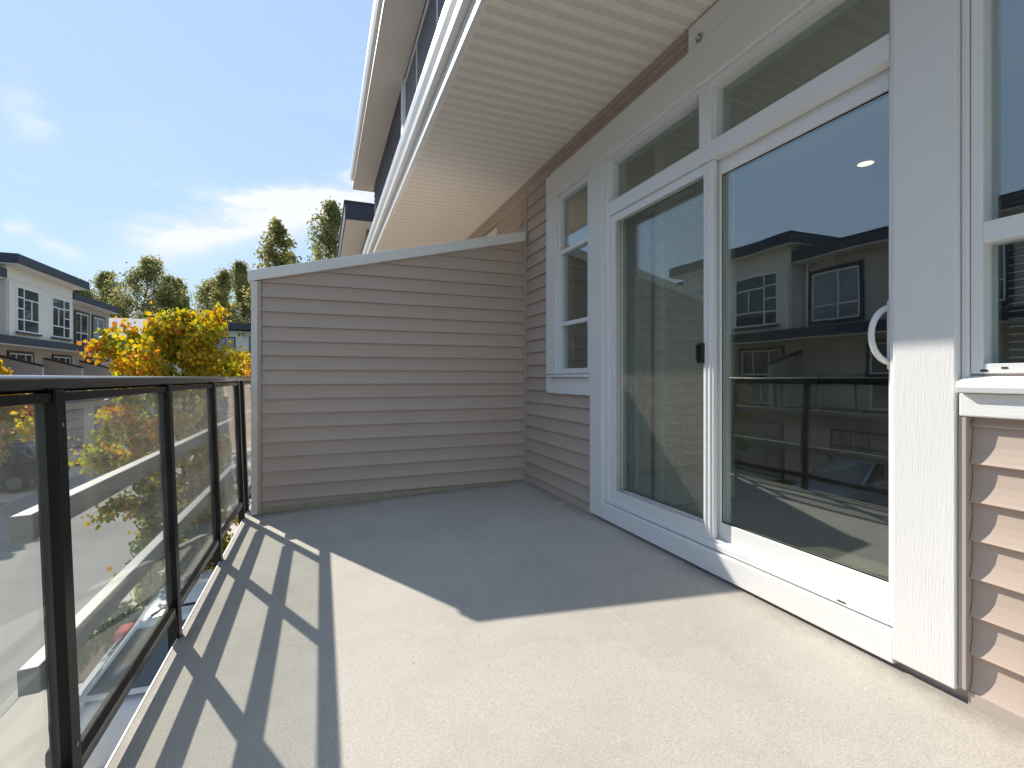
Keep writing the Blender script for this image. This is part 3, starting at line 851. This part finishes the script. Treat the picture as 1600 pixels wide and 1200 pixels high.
def opposite_unit(b0, b1, r0, r1, wb, wr, walls, label):
    y0, y1 = min(b0, r0), max(b1, r1)
    U = thing('townhouse', (-14.5, (y0 + y1) / 2, GZ), label, 'house', 'townhouses across the street')
    mk('garage_wall', MB().box(-20, -13.0, y0, y1, GZ, -1.36), 'siding_opposite', U)
    mk('balcony_wall', MB().box(-20, XM, y0, y1, -1.36, 1.45), 'siding_opposite', U)
    mk('bay_wall', MB().box(-20, XB, b0, b1, 1.46, 5.02), 'stucco', U)
    mk('recess_wall', MB().box(-20, XR, r0 + .005, r1 - .005, 1.46, 4.38), 'siding_opposite', U)
    # reveal lines of the stucco panels
    for zz in (1.98, 4.42):
        mk('panel_joint', MB().box(XB - .01, XB + .006, b0 + .02, b1 - .02, zz, zz + .018), 'taupe_trim', U)
    rf = mk('bay_roof', MB().box(-20, -12.4, b0 - .45, b1 + .45, 5.05, 5.47), 'navy', U)
    q = mk('bay_soffit', MB().box(-20, -12.46, b0 - .40, b1 + .40, 5.0, 5.048), 'cream', U)
    mk('recess_roof', MB().box(-20, -12.95, r0 + .05, r1 - .05, 4.42, 4.82), 'navy', U)
    mk('recess_soffit', MB().box(-20, -13.0, r0 + .07, r1 - .07, 4.37, 4.418), 'cream', U)
    mk('band', MB().box(-14, -12.72, y0 + .004, y1 - .004, 1.50, 1.86), 'navy', U)
    mk('band_soffit', MB().box(-14, -12.78, y0 + .01, y1 - .01, 1.45, 1.498), 'cream', U)
    for k, (a, b) in enumerate(wb):
        window_unit(U, 'window', XB + .05, a, b, 2.12, 4.22, LAY_A if k % 2 == 0 else LAY_B, 'white_vinyl', .07, 1, .06, 'far_pane', (.07, 'navy', .08))
    for k, (a, b) in enumerate(wr):
        window_unit(U, 'window', XR + .05, a, b, 2.15, 3.90, LAY_C, 'white_vinyl', .06, 1, .06, 'far_pane_curtain' if k % 2 else 'far_pane', None, (.13, 'dark_trim', .02))
    n = len(walls)
    for k, yy in enumerate(walls):
        window_unit(U, 'window', XM + .05, yy + .9, min(yy + 2.9, y1 - .2), .15, 1.2, LAY_D, 'white_vinyl', .06, 1, .06, 'far_pane', None, (.11, 'dark_trim', .02))
        window_unit(U, 'balcony_door', XM + .05, yy + .9, min(yy + 2.9, y1 - .2), -1.1, .02, [(0, .5, 0, 1), (.5, 1, 0, 1)], 'white_vinyl', .07, 1, .06, 'far_pane')
        dv = MB().extr_y([(-14, -1.1), (-12.35, -1.1), (-12.35, .52), (-14, 1.0)], yy, yy + .14)
        d = mk('divider', dv, 'siding_opposite', U)
        q = mk('divider_cap', MB().extr_y([(-14, 1.0), (-12.31, .515), (-12.31, .60), (-14, 1.09)], yy - .03, yy + .17), 'dark_trim'); q.parent = d
    mk('balcony_slab', MB().box(-14, -12.3, y0 + .003, y1 - .003, -1.355, -1.1), 'navy', U)
    rl = mk('balcony_railing', MB().box(-12.34, -12.29, y0 + .02, y1 - .02, -.06, -.02), 'black_alu', U)
    yy = y0 + .1; pts = []
    while yy < y1 - .1:
        pts.append(yy); yy += 1.35
    for a in pts:
        q = mk('post', MB().box(-12.335, -12.295, a, a + .04, -1.1, -.06), 'black_alu'); q.parent = rl
    for a, b in zip(pts[:-1], pts[1:]):
        q = mk('glass_panel', MB().box(-12.318, -12.312, a + .05, b - .01, -1.03, -.10), 'rail_glass'); q.parent = rl
    for yy in (b0 + .12, r1 - .25):
        xx = XB if yy < b1 else XR
        mk('downpipe', MB().tube([(xx + .05, yy, 4.4), (xx + .05, yy, 1.9)], .04, 8), 'white_vinyl', U)
    # garage doors with raised panels, and an entry door
    w = (y1 - y0) / n
    for k in range(n):
        a = y0 + w * k + .35; b = min(a + 2.7, y0 + w * (k + 1) - .3)
        g = mk('garage_door', MB().box(-13.0, -12.97, a, b, GZ + .02, GZ + 2.2), 'dark_trim', U)
        for i in range(4):
            for j in range(4):
                pa = a + .06 + (b - a - .12) * j / 4; pb = a + .06 + (b - a - .12) * (j + 1) / 4
                q = mk('panel', MB().box(-12.97, -12.955, pa + .03, pb - .03, GZ + .06 + i * .53, GZ + .53 + i * .53), 'garage'); q.parent = g
    return U
opposite_unit(28.1, 34.2, 34.2, 41.0, [(28.8, 30.7), (31.9, 33.85)], [(36.06, 37.7), (38.4, 40.1)], [29.5, 33.6, 37.7], 'far pale bay-fronted townhouse with navy roof edges seen left above the railing')
opposite_unit(13.2, 19.2, 19.2, 28.1, [(13.75, 15.8), (16.5, 18.5)], [(20.2, 22.0), (23.2, 25.0), (25.8, 27.5)], [13.5, 17.6, 21.5, 25.4], 'pale bay-fronted townhouse across the street mirrored in the left of the sliding door')
opposite_unit(-.6, 5.5, 5.5, 13.2, [(.2, 2.1), (3.0, 4.9)], [(7.2, 8.9), (11.0, 12.75)], [-.3, 3.9, 8.0], 'townhouse across the street mirrored in the right of the sliding door')
opposite_unit(-14.0, -8.0, -8.0, -.62, [(-13.4, -11.5), (-10.4, -8.5)], [(-6.5, -4.8), (-3.4, -1.7)], [-13.8, -9.6, -5.4], 'townhouse across the street mirrored in the window beside the door')

# ------------------------------------------------------------------ next houses on our side, houses at the end of the street
def next_house(y0, y1, xw, xo, z0, z1, label):
    U = thing('townhouse', (xw + 2, (y0 + y1) / 2, GZ), label, 'house')
    mk('wall', MB().box(xw, 8, y0 + .75, y1, GZ, z0 - .02), 'siding', U)
    mk('roof', MB().box(xo, 9, y0, y1 + .5, z0 + .035, z1), 'navy', U)
    mk('roof_cap', MB().box(xo - .03, 9, y0 - .03, y1 + .5, z1 + .002, z1 + .05), 'roof_dark', U)
    mk('soffit', MB().box(xo + .03, 9, y0 + .03, y1, z0, z0 + .033), 'cream', U)
    mk('corner_post', MB().box(xw - .04, xw + .14, y0 + .70, y0 + .88, GZ, z0 - .01), 'wood_brown', U)
    for a in (y0 + 1.6, y0 + 4.2):
        window_unit(U, 'window', xw - .05, a, a + 1.7, 2.2, 3.9, LAY_C, 'white_vinyl', .06, -1, .06, 'far_pane', None, (.13, 'dark_trim', .02))
next_house(14.2, 20.5, 1.30, .62, 4.42, 4.92, 'next townhouse on this side with navy roof edge above the privacy wall')
next_house(21.6, 34, 1.20, .55, 4.10, 4.55, 'farther townhouse on this side with low navy roof edge behind the privacy wall')
E1 = thing('house', (-23, 66, GZ), 'low house with pale sunlit roof at the far end of the street', 'house')
mk('wall', MB().box(-30, -15.6, 62, 72, GZ, 4.0), 'siding_opposite', E1)
mk('roof', MB().extr_x([(61.2, 4.0), (61.2, 4.15), (66.5, 6.7), (72.6, 4.15), (72.6, 4.0)], -30.6, -15.0), 'roof_beige', E1)
mk('fascia', MB().box(-30.62, -14.98, 61.12, 61.198, 3.86, 4.13), 'navy', E1)
for a in (-27, -22.5, -18.6):
    f = mk('window', MB().box(a, a + 1.8, 61.93, 62.01, 1.6, 3.3), 'white_vinyl', E1)
    for (p, q_) in ((a + .1, a + .86), (a + .94, a + 1.7)):
        q = mk('pane', MB().box(p, q_, 61.915, 61.93, 1.7, 3.2), 'far_pane'); q.parent = f
E2 = thing('house', (-10, 68, GZ), 'flat navy-edged house half hidden behind the yellow street tree', 'house')
mk('wall', MB().box(-15.4, 0, 63.2, 72, GZ, 5.4), 'stucco', E2)
mk('roof', MB().box(-16.4, .8, 62.2, 73, 5.5, 6.2), 'navy', E2)
mk('roof_deck', MB().extr_x([(62.5, 6.21), (68, 6.75), (72.5, 6.21)], -16.2, .6), 'roof_beige', E2)
mk('band', MB().box(-15.8, .4, 62.7, 63.2, 2.0, 2.5), 'navy', E2)
for a in (-14.4, -11.2, -7.8, -4.4):
    f = mk('window', MB().box(a, a + 2.0, 63.12, 63.21, 2.9, 4.7), 'dark_trim', E2)
    for (p, q_) in ((a + .12, a + .96), (a + 1.04, a + 1.88)):
        q = mk('pane', MB().box(p, q_, 63.1, 63.12, 3.02, 4.58), 'far_pane_curtain'); q.parent = f

# ------------------------------------------------------------------ trees
def tree_meshes(seed, Ht, R, base, n_limb, n_leaf, leaf, pal, r0, prof=(0.35, 0.9), droop=0.3, jitter=0.10, up=0.9, outer=None):
    rg = np.random.default_rng(seed)
    wood = MB()
    n = 9
    tp = [np.array([0, 0, 0.])]
    d = rg.normal(0, .02, 2)
    for i in range(1, n + 1):
        d = d * .7 + rg.normal(0, .035, 2)
        tp.append(tp[-1] + np.array([d[0] * Ht / n * 2, d[1] * Ht / n * 2, Ht * .97 / n]))
    tr_ = [r0 * (1 - .93 * (i / n)) for i in range(n + 1)]
    wood.tube(tp, tr_, 8)
    def on(t):
        f = t * n; i = min(int(f), n - 1); return tp[i] + (tp[i + 1] - tp[i]) * (f - i)
    anc = []; wgt = []
    for i in range(n_limb):
        q = (i + rg.uniform(.1, .9)) / n_limb
        t = base + (1 - base) * .97 * q
        p = on(t); az = i * 2.399 + rg.uniform(-.5, .5)
        sh = (q / prof[0]) ** .6 if q < prof[0] else max(.10, (1 - (q - prof[0]) / (1 - prof[0])) ** prof[1])
        ln = R * sh * rg.uniform(.72, 1.12)
        el = (.25 + up * q) + rg.uniform(-.2, .2)
        dr = np.array([math.cos(az) * math.cos(el), math.sin(az) * math.cos(el), math.sin(el)])
        pts = [p]; m = 6
        for j in range(m):
            dr = dr + rg.normal(0, .13, 3) + np.array([0, 0, .05]); dr /= np.linalg.norm(dr)
            pts.append(pts[-1] + dr * ln / m)
        lr = max(.12 * r0, min(r0 * (1 - t) * .55, ln * .02 + .004))
        wood.tube(pts, [lr * (1 - .85 * j / m) for j in range(m + 1)], 5, False)
        ns = 7
        for k in range(ns):
            f = rg.uniform(.22, 1.0); a = int(f * m * .999); st = pts[a] + (pts[a + 1] - pts[a]) * (f * m - a)
            dd = (pts[a + 1] - pts[a]); dd = dd / np.linalg.norm(dd)
            dd = dd + rg.normal(0, .62, 3); dd /= np.linalg.norm(dd)
            sl = ln * rg.uniform(.18, .42) * (1.15 - .5 * f)
            sp = [st, st + dd * sl * .5 + rg.normal(0, .04, 3) * sl, st + dd * sl + np.array([0, 0, -.10 * sl * droop])]
            wood.tube(sp, [lr * .35, lr * .25, lr * .1], 3, False)
            for g_ in np.linspace(.15, 1.05, 8):
                anc.append(sp[0] + (sp[2] - sp[0]) * g_); wgt.append(.4 + g_)
        for g_ in np.linspace(.5, 1.0, 6):
            anc.append(pts[0] + (pts[-1] - pts[0]) * g_); wgt.append(.5)
    for g_ in np.linspace(.86, 1.02, 8):
        anc.append(on(min(g_, .999))); wgt.append(1.0)
    anc = np.array(anc); wgt = np.array(wgt); wgt /= wgt.sum()
    # uneven clumps: some twigs bear far more leaves than others
    wgt *= rg.gamma(1.1, 1.0, len(wgt)); wgt /= wgt.sum()
    idx = rg.choice(len(anc), n_leaf, p=wgt)
    pos = anc[idx] + rg.normal(0, jitter, (n_leaf, 3))
    tip = rg.normal(0, 1, (n_leaf, 3)); tip[:, 2] -= droop * 2; tip /= np.linalg.norm(tip, axis=1)[:, None]
    nor = rg.normal(0, .8, (n_leaf, 3)); nor[:, 2] += .7
    side = np.cross(tip, nor); side /= np.linalg.norm(side, axis=1)[:, None]
    nn = np.cross(side, tip)
    L = leaf * rg.uniform(.6, 1.25, n_leaf)[:, None]
    V = np.empty((n_leaf, 6, 3))
    V[:, 0] = pos
    V[:, 1] = pos + tip * L * .35 + side * L * .42 + nn * L * .10
    V[:, 2] = pos + tip * L * .75 + side * L * .30 + nn * L * .08
    V[:, 3] = pos + tip * L
    V[:, 4] = pos + tip * L * .75 - side * L * .30 + nn * L * .08
    V[:, 5] = pos + tip * L * .35 - side * L * .42 + nn * L * .10
    me = bpy.data.meshes.new('crown')
    k = np.arange(n_leaf) * 6
    F = np.stack([np.stack([k, k + 1, k + 2, k + 3], 1), np.stack([k, k + 3, k + 4, k + 5], 1)], 1).reshape(-1)
    nf = n_leaf * 2
    me.vertices.add(n_leaf * 6); me.vertices.foreach_set('co', V.reshape(-1).astype(np.float32))
    me.loops.add(nf * 4); me.loops.foreach_set('vertex_index', F.astype(np.int32))
    me.polygons.add(nf)
    me.polygons.foreach_set('loop_start', (np.arange(nf) * 4).astype(np.int32))
    try: me.polygons.foreach_set('loop_total', np.full(nf, 4, np.int32))
    except Exception: pass
    me.update(calc_edges=True)
    # colour follows the twig a leaf grows on, so whole sprays turn together
    tw = rg.random(len(anc) // 8 + 2)[idx // 8]
    rr = np.clip(tw * .75 + rg.random(n_leaf) * .35 - .05, 0, .999)
    if outer is not None:
        rad = np.hypot(pos[:, 0], pos[:, 1]) / R; hh = pos[:, 2] / Ht
        rr = np.clip(rr * .55 + outer * (.55 * rad + .45 * hh) - .12 + rg.normal(0, .10, n_leaf), 0, .999)
    pal = np.array(pal); ci = rr * (len(pal) - 1); i0 = ci.astype(int); fr_ = (ci - i0)[:, None]
    colr = pal[i0] * (1 - fr_) + pal[np.minimum(i0 + 1, len(pal) - 1)] * fr_
    colr = colr * rg.uniform(.75, 1.2, (n_leaf, 1))
    ca = me.color_attributes.new('leafcol', 'FLOAT_COLOR', 'POINT')
    cc = np.ones((n_leaf, 6, 4), np.float32); cc[:, :, :3] = colr[:, None, :]
    ca.data.foreach_set('color', cc.reshape(-1))
    me.materials.append(M['leaf'])
    wo = mk('trunk', wood, 'bark', None, True, recalc=False)
    wm_ = wo.data; bpy.data.objects.remove(wo)
    return wm_, me
def place_tree(meshes, loc, label, scale=(1, 1, 1), rz=0.0, group=None, name='tree'):
    t = thing(name, loc, label, 'tree', group)
    t.scale = scale; t.rotation_euler = (0, 0, rz)
    for nm, me in zip(('trunk', 'crown'), meshes):
        o = bpy.data.objects.new(nm, me); COL.objects.link(o); o.parent = t
    return t
AUT = [(.06, .12, .02), (.10, .18, .025), (.22, .28, .03), (.38, .38, .035), (.52, .42, .03), (.58, .36, .03), (.55, .20, .03), (.45, .10, .025)]
near = tree_meshes(5, 5.1, 1.80, .07, 64, 36000, .068, AUT, .065, (.58, .70), .9, .065, .60, .66)
place_tree(near, (-2.0, 8.65, GZ + .02), 'young street tree with yellow and orange leaves just beyond the railing', name='street_tree')
near2 = tree_meshes(23, 4.7, 1.5, .25, 30, 11000, .085, AUT, .06, (.38, .75), .8, .06, .75, .85)
place_tree(near2, (-9.75, 19.6, GZ), 'small yellow-green street tree across the road at the left edge', rz=1.0, name='street_tree')
place_tree(near2, (-9.75, 12.8, GZ), 'small street tree across the road mirrored in the sliding door', (1, 1, .92), 2.6, name='street_tree')
OLV = [(.11, .13, .045), (.19, .20, .07), (.29, .275, .10), (.39, .345, .13), (.48, .40, .17)]
far = [tree_meshes(101, 24, 6.4, .16, 60, 10500, .30, OLV, .30, (.40, .6), .3, .34, 1.0),
       tree_meshes(102, 24, 5.2, .16, 52, 7000, .30, OLV, .26, (.35, .65), .3, .30, 1.15),
       tree_meshes(103, 24, 7.6, .14, 64, 12500, .31, OLV, .34, (.45, .6), .3, .38, .85)]
def far_tree(u, vt, Y, k, label, wx=1.0, rz=0.0):
    c, s = math.cos(TH), math.sin(TH); a = (u - 800) / FPX
    X_, Y_ = c * a + s, -s * a + c
    t = Y / Y_; zt = (590 - vt) / FPX * t
    kz = (zt - GZ) / 24.0
    place_tree(far[k], (X_ * t, Y, GZ), label, (kz * wx, kz * wx, kz), rz, 'trees behind the far houses')
FT = [(148, 442, 84, 2, 'broad low olive tree just right of the far townhouse roof', 1.1), (180, 424, 90, 0, 'bushy olive tree behind the lower roof of the far townhouse', 1.1),
      (214, 397, 80, 2, 'tallest leafy tree left of centre behind the street', 1.0), (252, 428, 84, 0, 'olive tree right of the tallest left one, dense at its foot', 1.05),
      (286, 428, 88, 1, 'thin see-through tree above the yellow tree', 1.2), (312, 436, 92, 2, 'short olive tree behind the yellow street tree', 1.0), (338, 416, 80, 1, 'slim pale tree rising left of the privacy wall', 1.2),
      (368, 404, 84, 0, 'loose-leaved tree beside the left end of the privacy wall', .95), (392, 424, 82, 1, 'small tree right at the left end of the sloping cap', 1.1),
      (441, 342, 62, 1, 'open-branched tall tree above the low end of the sloping cap', 1.15), (505, 310, 60, 0, 'tallest slender tree standing just left of the navy roof', .80),
      (468, 398, 70, 2, 'low tree between the two tall ones above the cap', .8), (572, 326, 66, 1, 'tree top just showing above the navy roof edge', 1.0), (100, 452, 95, 1, 'tree hidden behind the far townhouse roof', 1.0)]
for i, (u, vt, Y, k, lb, wx) in enumerate(FT): far_tree(u, vt, Y, k, lb, wx, i * 1.7)

# shrubs in the beds
def shrub(loc, r, h, seed, label):
    rg = np.random.default_rng(seed)
    t = thing('shrub', loc, label, 'shrub')
    m_ = tree_meshes(seed, h, r, .05, 22, 1500, .07, [(.03, .06, .015), (.05, .10, .02), (.09, .15, .03), (.14, .19, .04)], .02, (.5, .6), .1, .05, .6)
    for nm, me in zip(('stem', 'foliage'), m_):
        o = bpy.data.objects.new(nm, me); COL.objects.link(o); o.parent = t
shrub((-2.6, 8.5, GZ + .03), .35, .6, 301, 'low green shrub in the bed at the foot of the yellow street tree')
shrub((-.9, 8.7, GZ + .03), .45, .9, 302, 'green shrub in the bed below the far corner of the balcony')
shrub((-2.0, 15.7, GZ + .03), .5, .9, 303, 'green shrub in the next bed along the street')
# grass tufts on the little lawn strips
rg = np.random.default_rng(5)
gm_ = MB()
for (y0, y1) in ((7.9, 9.35), (15.0, 16.4), (-2.0, -.6)):
    for i in range(1500):
        x, y = rg.uniform(-3.5, -3.0), rg.uniform(y0, y1); a = rg.uniform(0, 6.28); h = rg.uniform(.03, .09); w = .006
        dx, dy = math.cos(a) * w, math.sin(a) * w; lx, ly = rg.normal(0, .02, 2)
        gm_.add([(x - dx, y - dy, GZ + .02), (x + dx, y + dy, GZ + .02), (x + lx, y + ly, GZ + .02 + h)], [(0, 1, 2)])
M['grass_blade'] = paint('grass_blade', C(.10, .15, .04), .6, .4, 9)
go = mk('grass', gm_, 'grass_blade', None, recalc=False); go['kind'] = 'stuff'; go['label'] = 'short grass on the strip between kerb and bed'

# ------------------------------------------------------------------ cars
def car(loc, rz, paintm, label):
    T = thing('parked_car', (0, 0, 0), label, 'car', 'parked cars')
    ST = [(-2.20, .48, .80, .66), (-2.14, .36, .95, .80), (-1.95, .28, 1.02, .87), (-1.3, .24, 1.03, .90), (0, .22, 1.02, .905), (1.0, .24, .99, .90), (1.55, .26, .93, .875), (1.95, .30, .86, .82), (2.14, .36, .76, .72), (2.20, .46, .66, .60)]
    mb = MB(); m = 12
    for (x, zb, zt, w) in ST:
        hgt = zt - zb
        half = [(0, zb), (w * .80, zb), (w * .96, zb + .10 * hgt), (w, zb + .42 * hgt), (w * .985, zb + .72 * hgt), (w * .92, zb + .94 * hgt), (w * .55, zt + .012)]
        ring = half + [(-y, z) for y, z in half[::-1][:-1]]
        n = len(ring)
        mb.v += [(x, y, z) for y, z in ring]
    for i in range(len(ST) - 1):
        for j in range(n):
            q = (j + 1) % n
            mb.f.append((i * n + j, i * n + q, (i + 1) * n + q, (i + 1) * n + j))
    mb.f.append(tuple(range(n))[::-1]); mb.f.append(tuple(range((len(ST) - 1) * n, len(ST) * n)))
    b = mk('body', mb, paintm, T, True)
    s = b.modifiers.new('s', 'SUBSURF'); s.levels = 1; s.render_levels = 2
    # cabin
    lo = [(-2.02, .80), (-1.2, .86), (.2, .86), (1.02, .74)]; hi = [(-1.62, .60), (-1.1, .64), (-.2, .64), (.22, .58)]
    def P(side, lvl, i, t=0):
        x, w = (lo, hi)[lvl][i]; return Vector((x, side * w, 1.0 if lvl == 0 else (1.56, 1.60, 1.60, 1.55)[i]))
    vs = [P(-1, 0, i) for i in range(4)] + [P(-1, 1, i) for i in range(4)] + [P(1, 1, i) for i in range(4)] + [P(1, 0, i) for i in range(4)]
    vs += [Vector((hi[i][0], 0, (1.60, 1.645, 1.645, 1.59)[i])) for i in range(4)]
    fs = []
    for i in range(3):
        fs += [(i, i + 1, 5 + i, 4 + i), (4 + i, 5 + i, 17 + i, 16 + i), (16 + i, 17 + i, 9 + i, 8 + i), (8 + i, 9 + i, 13 + i, 12 + i)]
    fs += [(0, 4, 16, 8, 12), (3, 15, 11, 19, 7)]
    cb_ = mk('cabin', MB().add(vs, fs), paintm, T, True, .05)
    def quad(name, a, b_, c, d, ins=.1, mat='car_glass', off=.006):
        a, b_, c, d = map(Vector, (a, b_, c, d)); ce = (a + b_ + c + d) / 4; nn = (b_ - a).cross(d - a).normalized()
        if nn.dot(ce - Vector((-.4, 0, 1.2))) < 0: nn = -nn
        pp = [p + (ce - p) * ins + nn * off for p in (a, b_, c, d)]; p2 = [p - nn * (off + .004) for p in pp]
        return mk(name, MB().add(pp + p2, [(0, 1, 2, 3), (7, 6, 5, 4), (0, 4, 5, 1), (1, 5, 6, 2), (2, 6, 7, 3), (3, 7, 4, 0)]), mat, T)
    quad('rear_window', P(-1, 0, 0), P(1, 0, 0), P(1, 1, 0), P(-1, 1, 0), .13)
    quad('windscreen', P(-1, 0, 3), P(1, 0, 3), P(1, 1, 3), P(-1, 1, 3), .08)
    for sd in (-1, 1):
        quad('side_window', P(sd, 0, 0), P(sd, 0, 1), P(sd, 1, 1), P(sd, 1, 0), .16)
        quad('side_window', P(sd, 0, 1), P(sd, 0, 2), P(sd, 1, 2), P(sd, 1, 1), .07)
        quad('side_window', P(sd, 0, 2), P(sd, 0, 3), P(sd, 1, 3), P(sd, 1, 2), .12)
        mk('tail_lamp', MB().box(-2.19, -2.02, sd * .60, sd * .86, .80, .98), 'tail_red', T, bevel=.03)
        mk('head_lamp', MB().box(1.98, 2.13, sd * .48, sd * .74, .66, .78), 'lamp_clear', T, bevel=.03)
        mk('wing_mirror', MB().box(.62, .78, sd * .90, sd * 1.06, .98, 1.12), paintm, T, True, .04)
        for x in (-1.36, 1.34):
            w_ = mk('wheel', MB().tube([(x, sd * .70, .335), (x, sd * .72, .335), (x, sd * .89, .335), (x, sd * .905, .335)], [.30, .335, .335, .30], 24), 'rubber', T, True)
            r_ = mk('rim', MB().tube([(x, sd * .896, .335), (x, sd * .915, .335)], [.22, .20], 20), 'rim'); r_.parent = w_
    mk('rear_bumper', MB().box(-2.27, -2.05, -.74, .74, .40, .58), 'black_plastic', T, bevel=.05)
    mk('front_bumper', MB().box(2.02, 2.26, -.66, .66, .36, .52), 'black_plastic', T, bevel=.05)
    mk('number_plate', MB().box(-2.235, -2.222, -.16, .16, .66, .76), 'white_vinyl', T)
    mk('rear_wiper', MB().tube([(-2.02, .05, 1.05), (-1.93, .25, 1.13), (-1.90, .32, 1.16)], .01, 6), 'black_plastic', T)
    for sd in (-1, 1):
        mk('roof_rail', MB().tube([(-1.5, sd * .56, 1.60), (-1.4, sd * .56, 1.66), (-.1, sd * .56, 1.67), (.05, sd * .56, 1.61)], .014, 6), 'black_plastic', T)
    ROOTLOC[T.name] = Vector(loc)
    T.location = loc; T.rotation_euler = (0, 0, rz)
    return T
car((-.08, 6.35, GZ + .016), 0.0, 'car_white', 'white car parked on the drive below the balcony, tail to the street')
car((-11.0, 9.4, GZ + .016), 0.0, 'car_silver', 'silver car on the drive across the street, mirrored in the sliding door')
car((-11.2, 22.6, GZ + .016), math.pi, 'car_dark', 'dark car parked in the shade across the street, seen through dusty glass')
